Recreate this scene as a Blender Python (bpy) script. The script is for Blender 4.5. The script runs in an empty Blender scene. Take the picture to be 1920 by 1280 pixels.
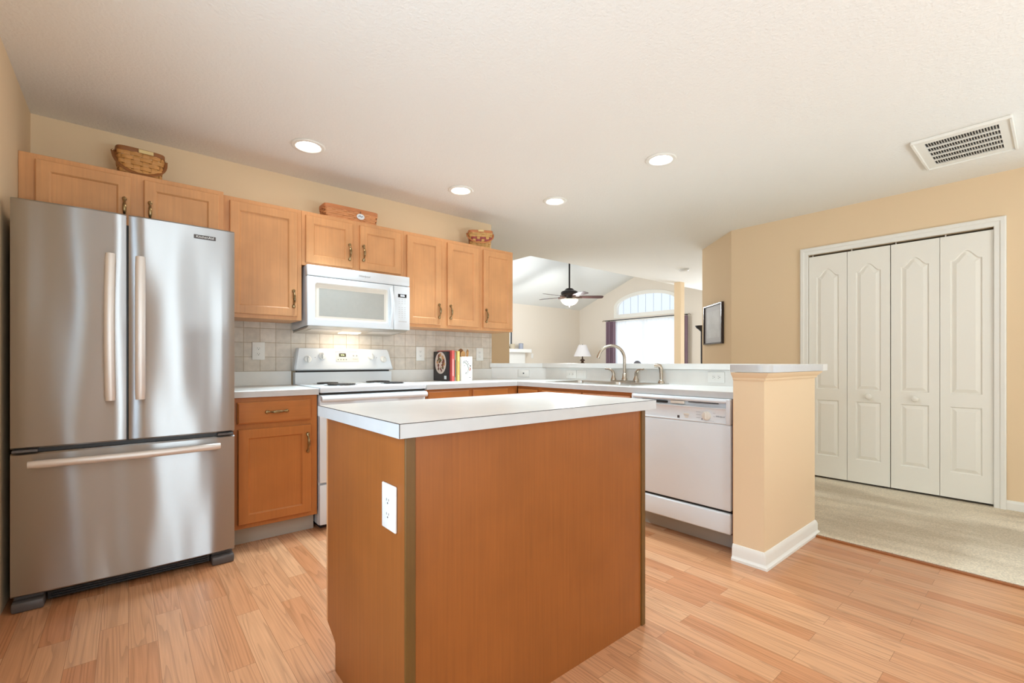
import bpy, bmesh, math, random
from mathutils import Vector, Matrix
random.seed(7)
R = math.radians
PI = math.pi
scene = bpy.context.scene
col = scene.collection

# ------------------------------------------------------------------ camera, world, lights, exposure
CAM_H = 1.085
cam_d = bpy.data.cameras.new('camera'); cam = bpy.data.objects.new('camera', cam_d); col.objects.link(cam)
cam.location = (0, 0, CAM_H); cam.rotation_euler = (R(90), 0, R(-40))
cam_d.sensor_width = 36; cam_d.lens = 36 * 857 / 1920; cam_d.shift_y = 38 / 1920
cam_d.clip_start = 0.02; cam_d.clip_end = 200
scene.camera = cam
vs = scene.view_settings
vs.view_transform = 'Standard'; vs.look = 'None'; vs.gamma = 1; vs.use_curve_mapping = False
vs.exposure = 0.20
world = bpy.data.worlds.new('world'); scene.world = world; world.use_nodes = True
bg = world.node_tree.nodes['Background']; bg.inputs[0].default_value = (0.78, 0.87, 1.0, 1); bg.inputs[1].default_value = 1.05

def area_light(name, loc, rot, sx, sy, power, color=(1, 1, 1), spread=180):
    l = bpy.data.lights.new(name, 'AREA'); l.shape = 'RECTANGLE'; l.size = sx; l.size_y = sy
    l.energy = power; l.color = color; l.spread = R(spread)
    o = bpy.data.objects.new(name, l); col.objects.link(o); o.location = loc; o.rotation_euler = rot
    return o
DAY = (0.70, 0.97, 1.23)
# daylight through the breakfast-nook window (left wall), the patio door behind the camera and the arched window
area_light('daylight_nook_window', (-0.62, 0.75, 1.40), (0, R(-90), 0), 1.7, 1.7, 36, DAY)
area_light('daylight_narrow_window', (0.78, -3.02, 1.12), (R(90), 0, 0), 0.75, 2.05, 36, (0.80, 0.99, 1.10))
area_light('daylight_patio_door', (2.2, -3.02, 1.12), (R(90), 0, 0), 1.8, 2.05, 3, DAY)
# added unseen fill lamp outside the patio door, lighting the ceiling and upper walls
area_light('added_ceiling_fill', (1.6, -3.85, -0.02), (R(180), 0, 0), 2.6, 1.6, 350, (0.83, 0.98, 1.06))
area_light('added_side_fill', (5.12, -0.75, 1.4), (0, R(90), 0), 1.5, 0.95, 19, DAY)  # added fill lamp at an unseen invented window, brightens the left wall
area_light('daylight_great_room_window', (9.5, 6.05, 1.25), (0, R(90), 0), 1.9, 1.7, 9, (0.86, 0.97, 1.08))
area_light('added_entry_fill', (9.5, 3.6, 1.4), (0, R(90), 0), 1.9, 1.3, 75, (0.82, 0.96, 1.12))  # added fill lamp behind an unseen made-up opening near the entry
area_light('added_great_room_fill', (4.25, 6.4, 1.4), (0, R(-90), 0), 1.7, 2.2, 38, (0.82, 0.97, 1.16))  # added fill lamp inside the great room, in front of its invented window

# ------------------------------------------------------------------ helpers
def s2l(c):
    return tuple(((v / 255) / 12.92 if v / 255 <= 0.04045 else ((v / 255 + 0.055) / 1.055) ** 2.4) for v in c)

class MB:
    """collects shapes into one mesh"""
    def __init__(s): s.bm = bmesh.new()
    def faces(s, vs_, fs, m=None):
        bv = [s.bm.verts.new(m(*v) if m else v) for v in vs_]
        for f in fs:
            try: s.bm.faces.new([bv[i] for i in f])
            except ValueError: pass
        return s
    def box(s, a0, a1, n0, n1, z0, z1, bev=0.0, seg=2, m=None, only=None):
        t = bmesh.new(); bmesh.ops.create_cube(t, size=1.0)
        for v in t.verts:
            v.co = Vector(((a0 + a1) / 2 + v.co.x * (a1 - a0), (n0 + n1) / 2 + v.co.y * (n1 - n0), (z0 + z1) / 2 + v.co.z * (z1 - z0)))
        if bev > 0:
            bev = min(bev, 0.49 * min(abs(a1 - a0), abs(n1 - n0), abs(z1 - z0)))
            ed = t.edges[:]
            if only: ed = [e for e in ed if only((e.verts[0].co + e.verts[1].co) / 2, (e.verts[0].co - e.verts[1].co).normalized())]
            bmesh.ops.bevel(t, geom=ed, offset=bev, segments=seg, profile=0.5, affect='EDGES')
        return s.absorb(t, m)
    def absorb(s, t, m=None):
        t.verts.index_update()
        vs_ = [tuple(v.co) for v in t.verts]; fs = [[v.index for v in f.verts] for f in t.faces]; t.free()
        return s.faces(vs_, fs, m)
    def rings(s, rs, closed=True, cap=True, m=None, loop=False):
        n = len(rs[0]); vs_ = [p for r in rs for p in r]; fs = []
        L = len(rs)
        for i in range(L if loop else L - 1):
            for j in range(n if closed else n - 1):
                i2 = (i + 1) % L
                fs.append((i * n + j, i * n + (j + 1) % n, i2 * n + (j + 1) % n, i2 * n + j))
        if cap and closed and not loop:
            fs.append(list(range(n))[::-1]); fs.append([(L - 1) * n + j for j in range(n)])
        return s.faces(vs_, fs, m)
    def lathe(s, prof, c=(0, 0, 0), axis='z', n=24, m=None, cap=True):
        rs = []
        for r, h in prof:
            ring = []
            for k in range(n):
                a = 2 * PI * k / n; x, y = r * math.cos(a), r * math.sin(a)
                p = {'z': (x, y, h), 'y': (x, h, y), 'x': (h, x, y)}[axis]
                ring.append((c[0] + p[0], c[1] + p[1], c[2] + p[2]))
            rs.append(ring)
        return s.rings(rs, cap=cap, m=m)
    def tube(s, pts, rad, n=10, m=None, flat=1.0, up=None, cap=True):
        pts = [Vector(p) for p in pts]; N = len(pts)
        rad = rad if isinstance(rad, (list, tuple)) else [rad] * N
        rs = []; prev = None
        for i, p in enumerate(pts):
            t = (pts[min(i + 1, N - 1)] - pts[max(i - 1, 0)]).normalized()
            if prev is None:
                u = Vector(up) if up else (Vector((0, 0, 1)) if abs(t.z) < 0.9 else Vector((1, 0, 0)))
                u = (u - t * u.dot(t)).normalized()
            else: u = (prev - t * prev.dot(t)).normalized()
            prev = u; w = t.cross(u)
            rs.append([tuple(p + u * (rad[i] * math.cos(2 * PI * k / n)) + w * (rad[i] * flat * math.sin(2 * PI * k / n))) for k in range(n)])
        return s.rings(rs, m=m, cap=cap)
    def prism(s, poly, z0, z1, holes=(), m=None):
        """polygon in (a, n) swept z0..z1"""
        t = bmesh.new(); loops = [list(poly)] + [list(h) for h in holes]; edges = []
        for lp in loops:
            vv = [t.verts.new((x, y, z0)) for x, y in lp]
            for i in range(len(vv)): edges.append(t.edges.new((vv[i], vv[(i + 1) % len(vv)])))
        bmesh.ops.triangle_fill(t, use_beauty=True, edges=edges)
        g = bmesh.ops.extrude_face_region(t, geom=t.faces[:])
        for v in [e for e in g['geom'] if isinstance(e, bmesh.types.BMVert)]: v.co.z = z1
        bmesh.ops.recalc_face_normals(t, faces=t.faces[:])
        return s.absorb(t, m)
    def build(s, name, mat, parent=None, off=(0, 0, 0), smooth=True, angle=32):
        bmesh.ops.recalc_face_normals(s.bm, faces=s.bm.faces[:])
        me = bpy.data.meshes.new(name)
        for v in s.bm.verts: v.co -= Vector(off)
        s.bm.to_mesh(me); s.bm.free()
        if smooth:
            me.polygons.foreach_set('use_smooth', [True] * len(me.polygons)); me.set_sharp_from_angle(angle=R(angle))
        me.materials.append(mat)
        o = bpy.data.objects.new(name, me); col.objects.link(o)
        if parent: o.parent = parent
        else: o.location = off
        return o

def tag(o, label=None, cat=None, group=None, kind=None):
    if label: o['label'] = label
    if cat: o['category'] = cat
    if group: o['group'] = group
    if kind: o['kind'] = kind
    return o

class Thing:
    def __init__(s, name, loc, label=None, cat=None, group=None, kind=None):
        s.o = bpy.data.objects.new(name, None); col.objects.link(s.o); s.o.location = loc; s.loc = loc
        s.o.empty_display_size = 0.05
        tag(s.o, label, cat, group, kind)
    def part(s, name, mb, mat, parent=None, label=None, smooth=True, angle=32):
        o = mb.build(name, mat, parent or s.o, s.loc, smooth, angle)
        if label: o['label'] = label
        return o

def structure(name, mb, mat, smooth=False):
    o = mb.build(name, mat, smooth=smooth); o['kind'] = 'structure'; return o

def copy_tree(o, parent=None):
    c = o.copy(); col.objects.link(c); c.parent = parent
    for ch in list(o.children): copy_tree(ch, c)
    return c

def FY(y): return lambda a, n, z: (a, y - n, z)          # face looking -Y
def FX(x): return lambda a, n, z: (x - n, a, z)          # face looking -X
def FR(o, t, nr): return lambda a, n, z: (o[0] + a * t[0] + n * nr[0], o[1] + a * t[1] + n * nr[1], z)

def text_mb(mb, body, size, a, z, n, depth, m, align='CENTER', shear=0.0, flip=1, xs=1.0):
    cu = bpy.data.curves.new('lettering', 'FONT'); cu.body = body; cu.size = size; cu.align_x = align; cu.align_y = 'CENTER'
    cu.extrude = depth; cu.shear = shear; cu.resolution_u = 3
    ob = bpy.data.objects.new('lettering', cu); col.objects.link(ob)
    bpy.context.view_layer.update()
    me = bpy.data.meshes.new_from_object(ob.evaluated_get(bpy.context.evaluated_depsgraph_get()))
    mb.faces([(a + flip * v.co.x * xs, n + v.co.z, z + v.co.y) for v in me.vertices], [list(p.vertices) for p in me.polygons], m)
    bpy.data.objects.remove(ob); bpy.data.curves.remove(cu); bpy.data.meshes.remove(me)
    return mb

# ------------------------------------------------------------------ materials
def new_mat(name):
    m = bpy.data.materials.new(name); m.use_nodes = True
    nt = m.node_tree; return m, nt, nt.nodes, nt.links, nt.nodes['Principled BSDF']

def mat(name, rgb, rough=0.5, metal=0.0, spec=0.5, var=0.0, vscale=6.0, bump=0.0, bscale=120.0, stretch=(1, 1, 1), dist=0.002, linear=False, coat=0.0):
    m, nt, N, L, P = new_mat(name)
    c = rgb if linear else s2l(rgb)
    P.inputs['Base Color'].default_value = (*c, 1); P.inputs['Roughness'].default_value = rough
    P.inputs['Metallic'].default_value = metal; P.inputs['Specular IOR Level'].default_value = spec
    if coat: P.inputs['Coat Weight'].default_value = coat; P.inputs['Coat Roughness'].default_value = 0.1
    tc = N.new('ShaderNodeTexCoord'); mp = N.new('ShaderNodeMapping'); mp.inputs['Scale'].default_value = stretch
    L.new(tc.outputs['Object'], mp.inputs['Vector'])
    if var:
        no = N.new('ShaderNodeTexNoise'); no.inputs['Scale'].default_value = vscale; no.inputs['Detail'].default_value = 4
        L.new(mp.outputs[0], no.inputs['Vector'])
        rp = N.new('ShaderNodeValToRGB'); rp.color_ramp.elements[0].position = 0.3; rp.color_ramp.elements[1].position = 0.7
        rp.color_ramp.elements[0].color = (*[v * (1 - var) for v in c], 1); rp.color_ramp.elements[1].color = (*[min(1, v * (1 + var)) for v in c], 1)
        L.new(no.outputs['Fac'], rp.inputs[0]); L.new(rp.outputs[0], P.inputs['Base Color'])
    if bump:
        nb = N.new('ShaderNodeTexNoise'); nb.inputs['Scale'].default_value = bscale; nb.inputs['Detail'].default_value = 3
        L.new(mp.outputs[0], nb.inputs['Vector'])
        bp = N.new('ShaderNodeBump'); bp.inputs['Strength'].default_value = bump; bp.inputs['Distance'].default_value = dist
        L.new(nb.outputs['Fac'], bp.inputs['Height']); L.new(bp.outputs[0], P.inputs['Normal'])
    return m

def emit_mat(name, rgb, strength):
    m, nt, N, L, P = new_mat(name)
    P.inputs['Base Color'].default_value = (*rgb, 1); P.inputs['Emission Color'].default_value = (*rgb, 1); P.inputs['Emission Strength'].default_value = strength
    return m

def wood_mat(name, rgb, rough=0.4, grain=0.12, mottle=0.10, axis='z', spec=0.4, fine=1.0):
    m, nt, N, L, P = new_mat(name)
    c = s2l(rgb)
    P.inputs['Roughness'].default_value = rough; P.inputs['Specular IOR Level'].default_value = spec
    tc = N.new('ShaderNodeTexCoord'); mp = N.new('ShaderNodeMapping')
    sc = {'z': (90, 90, 2.2), 'x': (2.2, 90, 90), 'y': (90, 2.2, 90)}[axis]
    mp.inputs['Scale'].default_value = tuple(v * fine for v in sc)
    L.new(tc.outputs['Object'], mp.inputs['Vector'])
    n1 = N.new('ShaderNodeTexNoise'); n1.inputs['Scale'].default_value = 1.0; n1.inputs['Detail'].default_value = 5; n1.inputs['Roughness'].default_value = 0.6
    L.new(mp.outputs[0], n1.inputs['Vector'])
    n2 = N.new('ShaderNodeTexNoise'); n2.inputs['Scale'].default_value = 5.0; n2.inputs['Detail'].default_value = 3
    L.new(tc.outputs['Object'], n2.inputs['Vector'])
    r1 = N.new('ShaderNodeMapRange'); r1.inputs['From Min'].default_value = 0.3; r1.inputs['From Max'].default_value = 0.7
    r1.inputs['To Min'].default_value = 1 - grain; r1.inputs['To Max'].default_value = 1 + grain
    L.new(n1.outputs['Fac'], r1.inputs['Value'])
    r2 = N.new('ShaderNodeMapRange'); r2.inputs['From Min'].default_value = 0.3; r2.inputs['From Max'].default_value = 0.7
    r2.inputs['To Min'].default_value = 1 - mottle; r2.inputs['To Max'].default_value = 1 + mottle
    L.new(n2.outputs['Fac'], r2.inputs['Value'])
    mu = N.new('ShaderNodeMath'); mu.operation = 'MULTIPLY'; L.new(r1.outputs[0], mu.inputs[0]); L.new(r2.outputs[0], mu.inputs[1])
    vm = N.new('ShaderNodeVectorMath'); vm.operation = 'SCALE'; vm.inputs[0].default_value = c; L.new(mu.outputs[0], vm.inputs['Scale'])
    L.new(vm.outputs[0], P.inputs['Base Color'])
    bp = N.new('ShaderNodeBump'); bp.inputs['Strength'].default_value = 0.06; bp.inputs['Distance'].default_value = 0.001
    L.new(n1.outputs['Fac'], bp.inputs['Height']); L.new(bp.outputs[0], P.inputs['Normal'])
    return m

def floor_mat():
    m, nt, N, L, P = new_mat('oak laminate planks')
    tc = N.new('ShaderNodeTexCoord'); sp = N.new('ShaderNodeSeparateXYZ'); L.new(tc.outputs['Object'], sp.inputs[0])
    cb = N.new('ShaderNodeCombineXYZ'); L.new(sp.outputs['Y'], cb.inputs['X']); L.new(sp.outputs['X'], cb.inputs['Y'])
    def brick(w, h, mort, off):
        b = N.new('ShaderNodeTexBrick'); b.offset = off; b.offset_frequency = 2; b.squash = 1
        b.inputs['Scale'].default_value = 1.0; b.inputs['Brick Width'].default_value = w; b.inputs['Row Height'].default_value = h
        b.inputs['Mortar Size'].default_value = mort; b.inputs['Mortar Smooth'].default_value = 0.1
        b.inputs['Color1'].default_value = (0, 0, 0, 1); b.inputs['Color2'].default_value = (1, 1, 1, 1); b.inputs['Mortar'].default_value = (0.5, 0.5, 0.5, 1)
        L.new(cb.outputs[0], b.inputs['Vector']); return b
    b = brick(0.62, 0.088, 0.0009, 0.37)
    # grain coordinates shifted per strip
    sh = N.new('ShaderNodeVectorMath'); sh.operation = 'SCALE'; L.new(b.outputs['Color'], sh.inputs[0]); sh.inputs['Scale'].default_value = 7.3
    ad = N.new('ShaderNodeVectorMath'); ad.operation = 'ADD'; L.new(tc.outputs['Object'], ad.inputs[0]); L.new(sh.outputs[0], ad.inputs[1])
    mp = N.new('ShaderNodeMapping'); mp.inputs['Scale'].default_value = (13.0, 0.6, 1); L.new(ad.outputs[0], mp.inputs['Vector'])
    wv = N.new('ShaderNodeTexNoise'); wv.inputs['Scale'].default_value = 1.0; wv.inputs['Detail'].default_value = 1.5
    L.new(mp.outputs[0], wv.inputs['Vector'])
    # cathedral rings from a stretched noise field
    ml = N.new('ShaderNodeMath'); ml.operation = 'MULTIPLY'; ml.inputs[1].default_value = 13.0; L.new(wv.outputs['Fac'], ml.inputs[0])
    fr = N.new('ShaderNodeMath'); fr.operation = 'FRACT'; L.new(ml.outputs[0], fr.inputs[0])
    cv = N.new('ShaderNodeValToRGB'); e = cv.color_ramp.elements; e[0].position = 0.0; e[0].color = (0.0, 0, 0, 1); e[1].position = 0.55; e[1].color = (1, 1, 1, 1)
    e2 = cv.color_ramp.elements.new(0.97); e2.color = (0.85, 0.85, 0.85, 1); e3 = cv.color_ramp.elements.new(1.0); e3.color = (0, 0, 0, 1)
    L.new(fr.outputs[0], cv.inputs[0])
    mf = N.new('ShaderNodeMapping'); mf.inputs['Scale'].default_value = (170, 4, 1); L.new(ad.outputs[0], mf.inputs['Vector'])
    nf = N.new('ShaderNodeTexNoise'); nf.inputs['Scale'].default_value = 1.0; nf.inputs['Detail'].default_value = 3; L.new(mf.outputs[0], nf.inputs['Vector'])
    base = N.new('ShaderNodeMix'); base.data_type = 'RGBA'
    base.inputs[6].default_value = (*s2l(FLOOR_DARK), 1); base.inputs[7].default_value = (*s2l(FLOOR_LIGHT), 1)
    sb = N.new('ShaderNodeSeparateColor'); L.new(b.outputs['Color'], sb.inputs[0]); L.new(sb.outputs[0], base.inputs[0])
    g1 = N.new('ShaderNodeMapRange'); g1.inputs['To Min'].default_value = 0.80; g1.inputs['To Max'].default_value = 1.04; L.new(cv.outputs[0], g1.inputs['Value'])
    g2 = N.new('ShaderNodeMapRange'); g2.inputs['From Min'].default_value = 0.3; g2.inputs['From Max'].default_value = 0.7; g2.inputs['To Min'].default_value = 0.90; g2.inputs['To Max'].default_value = 1.08
    L.new(nf.outputs['Fac'], g2.inputs['Value'])
    mm = N.new('ShaderNodeMath'); mm.operation = 'MULTIPLY'; L.new(g1.outputs[0], mm.inputs[0]); L.new(g2.outputs[0], mm.inputs[1])
    jt = N.new('ShaderNodeMapRange'); jt.inputs['To Min'].default_value = 1.0; jt.inputs['To Max'].default_value = 0.62; L.new(b.outputs['Fac'], jt.inputs['Value'])
    m2 = N.new('ShaderNodeMath'); m2.operation = 'MULTIPLY'; L.new(mm.outputs[0], m2.inputs[0]); L.new(jt.outputs[0], m2.inputs[1])
    vm = N.new('ShaderNodeVectorMath'); vm.operation = 'SCALE'; L.new(base.outputs[2], vm.inputs[0]); L.new(m2.outputs[0], vm.inputs['Scale'])
    L.new(vm.outputs[0], P.inputs['Base Color'])
    P.inputs['Roughness'].default_value = 0.24; P.inputs['Specular IOR Level'].default_value = 0.45
    return m

def carpet_mat():
    m, nt, N, L, P = new_mat('beige carpet')
    tc = N.new('ShaderNodeTexCoord')
    n1 = N.new('ShaderNodeTexNoise'); n1.inputs['Scale'].default_value = 1.6; n1.inputs['Detail'].default_value = 3
    n2 = N.new('ShaderNodeTexNoise'); n2.inputs['Scale'].default_value = 130; n2.inputs['Detail'].default_value = 4
    mp = N.new('ShaderNodeMapping'); mp.inputs['Scale'].default_value = (1.6, 0.55, 1)
    L.new(tc.outputs['Object'], mp.inputs[0]); L.new(mp.outputs[0], n1.inputs['Vector']); L.new(tc.outputs['Object'], n2.inputs['Vector'])
    rp = N.new('ShaderNodeValToRGB'); rp.color_ramp.elements[0].position = 0.40; rp.color_ramp.elements[1].position = 0.60
    rp.color_ramp.elements[0].color = (*s2l((198, 180, 155)), 1); rp.color_ramp.elements[1].color = (*s2l((230, 215, 191)), 1)
    L.new(n1.outputs['Fac'], rp.inputs[0])
    mr = N.new('ShaderNodeMapRange'); mr.inputs['From Min'].default_value = 0.3; mr.inputs['From Max'].default_value = 0.7; mr.inputs['To Min'].default_value = 0.78; mr.inputs['To Max'].default_value = 1.15
    L.new(n2.outputs['Fac'], mr.inputs['Value'])
    vm = N.new('ShaderNodeVectorMath'); vm.operation = 'SCALE'; L.new(rp.outputs[0], vm.inputs[0]); L.new(mr.outputs[0], vm.inputs['Scale'])
    L.new(vm.outputs[0], P.inputs['Base Color']); P.inputs['Roughness'].default_value = 0.95; P.inputs['Specular IOR Level'].default_value = 0.1
    bp = N.new('ShaderNodeBump'); bp.inputs['Strength'].default_value = 0.8; bp.inputs['Distance'].default_value = 0.006
    L.new(n2.outputs['Fac'], bp.inputs['Height']); L.new(bp.outputs[0], P.inputs['Normal'])
    return m

def tile_mat():
    m, nt, N, L, P = new_mat('tumbled stone tile')
    tc = N.new('ShaderNodeTexCoord'); sp = N.new('ShaderNodeSeparateXYZ'); L.new(tc.outputs['Object'], sp.inputs[0])
    cb = N.new('ShaderNodeCombineXYZ'); L.new(sp.outputs['X'], cb.inputs['X'])
    sz = N.new('ShaderNodeMath'); sz.operation = 'SUBTRACT'; sz.inputs[1].default_value = 1.016; L.new(sp.outputs['Z'], sz.inputs[0]); L.new(sz.outputs[0], cb.inputs['Y'])
    b = N.new('ShaderNodeTexBrick'); b.offset = 0.0; b.inputs['Scale'].default_value = 1; b.inputs['Brick Width'].default_value = 0.1035; b.inputs['Row Height'].default_value = 0.1035
    b.inputs['Mortar Size'].default_value = 0.0022; b.inputs['Mortar Smooth'].default_value = 0.3
    b.inputs['Color1'].default_value = (*s2l((208, 196, 180)), 1); b.inputs['Color2'].default_value = (*s2l((222, 210, 195)), 1); b.inputs['Mortar'].default_value = (*s2l((186, 166, 140)), 1)
    L.new(cb.outputs[0], b.inputs['Vector'])
    n = N.new('ShaderNodeTexNoise'); n.inputs['Scale'].default_value = 22; n.inputs['Detail'].default_value = 5; L.new(tc.outputs['Object'], n.inputs['Vector'])
    mr = N.new('ShaderNodeMapRange'); mr.inputs['From Min'].default_value = 0.3; mr.inputs['From Max'].default_value = 0.7; mr.inputs['To Min'].default_value = 0.9; mr.inputs['To Max'].default_value = 1.08; L.new(n.outputs['Fac'], mr.inputs['Value'])
    vm = N.new('ShaderNodeVectorMath'); vm.operation = 'SCALE'; L.new(b.outputs['Color'], vm.inputs[0]); L.new(mr.outputs[0], vm.inputs['Scale']); L.new(vm.outputs[0], P.inputs['Base Color'])
    P.inputs['Roughness'].default_value = 0.6
    iv = N.new('ShaderNodeMath'); iv.operation = 'SUBTRACT'; iv.inputs[0].default_value = 1.0; L.new(b.outputs['Fac'], iv.inputs[1])
    bp = N.new('ShaderNodeBump'); bp.inputs['Strength'].default_value = 0.6; bp.inputs['Distance'].default_value = 0.003; L.new(iv.outputs[0], bp.inputs['Height']); L.new(bp.outputs[0], P.inputs['Normal'])
    return m

def steel_mat(name, rgb=(176, 175, 174), rough=0.27, wav=0.0, aniso=0.75):
    m, nt, N, L, P = new_mat(name)
    P.inputs['Base Color'].default_value = (*s2l(rgb), 1); P.inputs['Metallic'].default_value = 1.0; P.inputs['Roughness'].default_value = rough
    P.inputs['Anisotropic'].default_value = aniso
    P.inputs['Anisotropic Rotation'].default_value = 0.25
    tg = N.new('ShaderNodeTangent'); tg.direction_type = 'RADIAL'; tg.axis = 'Z'; L.new(tg.outputs[0], P.inputs['Tangent'])
    tc = N.new('ShaderNodeTexCoord'); mp = N.new('ShaderNodeMapping'); mp.inputs['Scale'].default_value = (3, 3, 700); L.new(tc.outputs['Object'], mp.inputs[0])
    n = N.new('ShaderNodeTexNoise'); n.inputs['Scale'].default_value = 1; n.inputs['Detail'].default_value = 2; L.new(mp.outputs[0], n.inputs['Vector'])
    b1 = N.new('ShaderNodeBump'); b1.inputs['Strength'].default_value = 0.05; b1.inputs['Distance'].default_value = 0.001; L.new(n.outputs['Fac'], b1.inputs['Height'])
    last = b1
    if wav:
        mq = N.new('ShaderNodeMapping'); mq.inputs['Scale'].default_value = (3.6, 3.6, 0.9); L.new(tc.outputs['Object'], mq.inputs[0])
        nw = N.new('ShaderNodeTexNoise'); nw.inputs['Scale'].default_value = 1; nw.inputs['Detail'].default_value = 1.0; L.new(mq.outputs[0], nw.inputs['Vector'])
        b2 = N.new('ShaderNodeBump'); b2.inputs['Strength'].default_value = 1.0; b2.inputs['Distance'].default_value = wav; L.new(nw.outputs['Fac'], b2.inputs['Height']); L.new(b1.outputs[0], b2.inputs['Normal']); last = b2
    L.new(last.outputs[0], P.inputs['Normal'])
    return m

FLOOR_DARK, FLOOR_LIGHT = (190, 126, 84), (211, 158, 116)
M = {}
M['wall'] = mat('warm beige wall paint', (234, 206, 168), 0.75, spec=0.25, bump=0.12, bscale=90)
M['wall_pale'] = mat('pale beige wall paint', (230, 218, 202), 0.75, spec=0.25, bump=0.12, bscale=90)
M['ceiling'] = mat('textured ceiling paint', (242, 237, 228), 0.9, spec=0.1, bump=0.45, bscale=75, dist=0.006)
M['ceiling_white'] = mat('white ceiling paint', (230, 230, 226), 0.9, spec=0.1, bump=0.25, bscale=75, dist=0.004)
M['floor'] = floor_mat(); M['carpet'] = carpet_mat(); M['tile'] = tile_mat()
M['trim'] = mat('white trim paint', (238, 233, 222), 0.4)
M['door'] = mat('off white door paint', (240, 234, 221), 0.42)
M['maple'] = wood_mat('honey maple', (212, 153, 102), 0.38, 0.06, 0.09)
M['maple_x'] = wood_mat('honey maple horizontal', (212, 153, 102), 0.38, 0.05, 0.06, axis='x')
M['maple_deep'] = wood_mat('deeper toned maple', (182, 112, 56), 0.38, 0.06, 0.08)  # honey maple grain in a deeper, redder colour for the base cabinets
M['maple_deep_x'] = wood_mat('deeper toned maple horizontal', (182, 112, 56), 0.38, 0.06, 0.08, axis='x')
M['cherry'] = wood_mat('cherry laminate', (152, 87, 36), 0.42, 0.10, 0.07, fine=1.3)
M['cherry_trim'] = wood_mat('cherry trim strip', (108, 74, 30), 0.45, 0.10, 0.08)
M['laminate'] = mat('white laminate', (232, 228, 221), 0.32, var=0.03, vscale=9)
M['laminate_edge'] = mat('pale grey laminate edge', (202, 199, 195), 0.35, var=0.03, vscale=14)
M['seam'] = mat('dark laminate seam', (70, 62, 54), 0.6)
M['white'] = mat('white appliance enamel', (226, 228, 229), 0.22)
M['white_matte'] = mat('white plastic', (236, 233, 226), 0.38)
M['bisque'] = mat('bisque plastic', (228, 220, 206), 0.4)
M['glass_grey'] = mat('screened oven glass', (176, 174, 166), 0.18, var=0.02, vscale=40)
M['black'] = mat('black plastic', (22, 21, 20), 0.35)
M['dark'] = mat('dark gap', (38, 33, 29), 0.7)
M['coil'] = mat('burner coil metal', (52, 47, 44), 0.45, metal=0.4)
M['chrome'] = mat('polished chrome', (215, 213, 210), 0.12, metal=1.0)
M['steel'] = steel_mat('brushed stainless steel', rough=0.34, wav=0.020, aniso=1.0)
M['steel_plain'] = steel_mat('satin stainless steel', (196, 190, 182), 0.28, aniso=0.0)
M['handle_steel'] = mat('satin handle steel', (226, 218, 210), 0.42, metal=0.55)
M['nickel'] = mat('brushed nickel', (188, 176, 160), 0.26, metal=1.0)
M['fridge_grey'] = mat('dark grey plastic', (88, 82, 79), 0.45)
M['fridge_body'] = mat('charcoal cabinet paint', (46, 44, 43), 0.5)
M['toe'] = mat('pale grey vinyl toe kick', (186, 178, 163), 0.5)
M['brass'] = mat('antique brass', (150, 128, 92), 0.28, metal=1.0, var=0.35, vscale=90)
M['brass_dark'] = mat('dark antique brass', (92, 76, 54), 0.35, metal=1.0)
M['grey_ink'] = mat('grey printing', (150, 148, 145), 0.5)
M['dark_ink'] = mat('dark printing', (70, 68, 66), 0.5)
M['white_ink'] = mat('white printing', (245, 245, 242), 0.5)
M['led_white'] = emit_mat('lit white digits', (0.85, 0.93, 1.0), 1.6)
M['led_green'] = emit_mat('lit green digits', (0.75, 0.85, 0.45), 0.9)
M['lens'] = emit_mat('lit lamp lens', (1.0, 0.95, 0.87), 26.0)
M['glass_lamp'] = emit_mat('lit frosted glass bowl', (1.0, 0.82, 0.62), 0.75)
# ------------------------------------------------------------------ the setting
CEIL = 2.475; BACK = 3.69
YZ = lambda a, n, z: (z, a, n)      # prism polygon in (y, z) swept along x
XZ = lambda a, n, z: (a, z, n)      # prism polygon in (x, z) swept along y
def rect(a0, a1, b0, b1): return [(a0, b0), (a1, b0), (a1, b1), (a0, b1)]
structure('floor', MB().box(-0.52, 3.262, -2.9, 3.80, -0.08, 0.0), M['floor'])
structure('floor_carpet', MB().prism([(3.286, -2.9), (9.2, -2.9), (9.2, 8.2), (1.9, 8.2), (1.9, 3.80), (3.286, 3.80)], -0.08, 0.012), M['carpet'])
structure('trim_1', MB().box(3.262, 3.286, -2.8, 0.96, -0.05, 0.010, 0.004), M['cherry'])
structure('ceiling', MB().prism([(-0.52, -2.9), (9.2, -2.9), (9.2, 4.44), (4.04, 4.44), (4.04, 4.97), (-0.52, 4.97)], CEIL, CEIL + 0.1), M['ceiling'])
mb = MB()
mb.prism([(4.44, 2.475), (6.15, 3.16), (6.15, 3.28), (4.44, 2.595)], 3.94, 9.2, m=YZ)
structure('ceiling_vault', mb, M['ceiling_white'])
structure('ceiling_vault_far', MB().prism([(6.15, 3.16), (8.18, 2.40), (8.18, 2.52), (6.15, 3.28)], 3.94, 9.2, m=YZ), M['ceiling_white'])
WY0, WY1, WZ0, WZ1 = -0.10, 1.62, 0.50, 2.12
structure('wall_left', MB().prism(rect(-2.9, 3.80, 0, CEIL), -0.52, -0.42, [rect(WY0, WY1, WZ0, WZ1)], YZ), M['wall'])
structure('wall_back', MB().box(-0.42, 2.82, BACK, BACK + 0.11, 0, CEIL), M['wall'])
structure('wall_rear', MB().prism(rect(-0.42, 4.9, 0, CEIL), -2.9, -2.8, [rect(0.42, 1.14, 0.05, 2.12), rect(1.3, 3.1, 0.05, 2.12)], XZ), M['wall'])
structure('wall_right', MB().prism(rect(-2.8, 2.22, 0, CEIL), 4.9, 5.0, [rect(0.297, 1.502, 0.0, 2.083), rect(-1.28, -0.22, 0.6, 2.1)], YZ), M['wall'])
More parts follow.
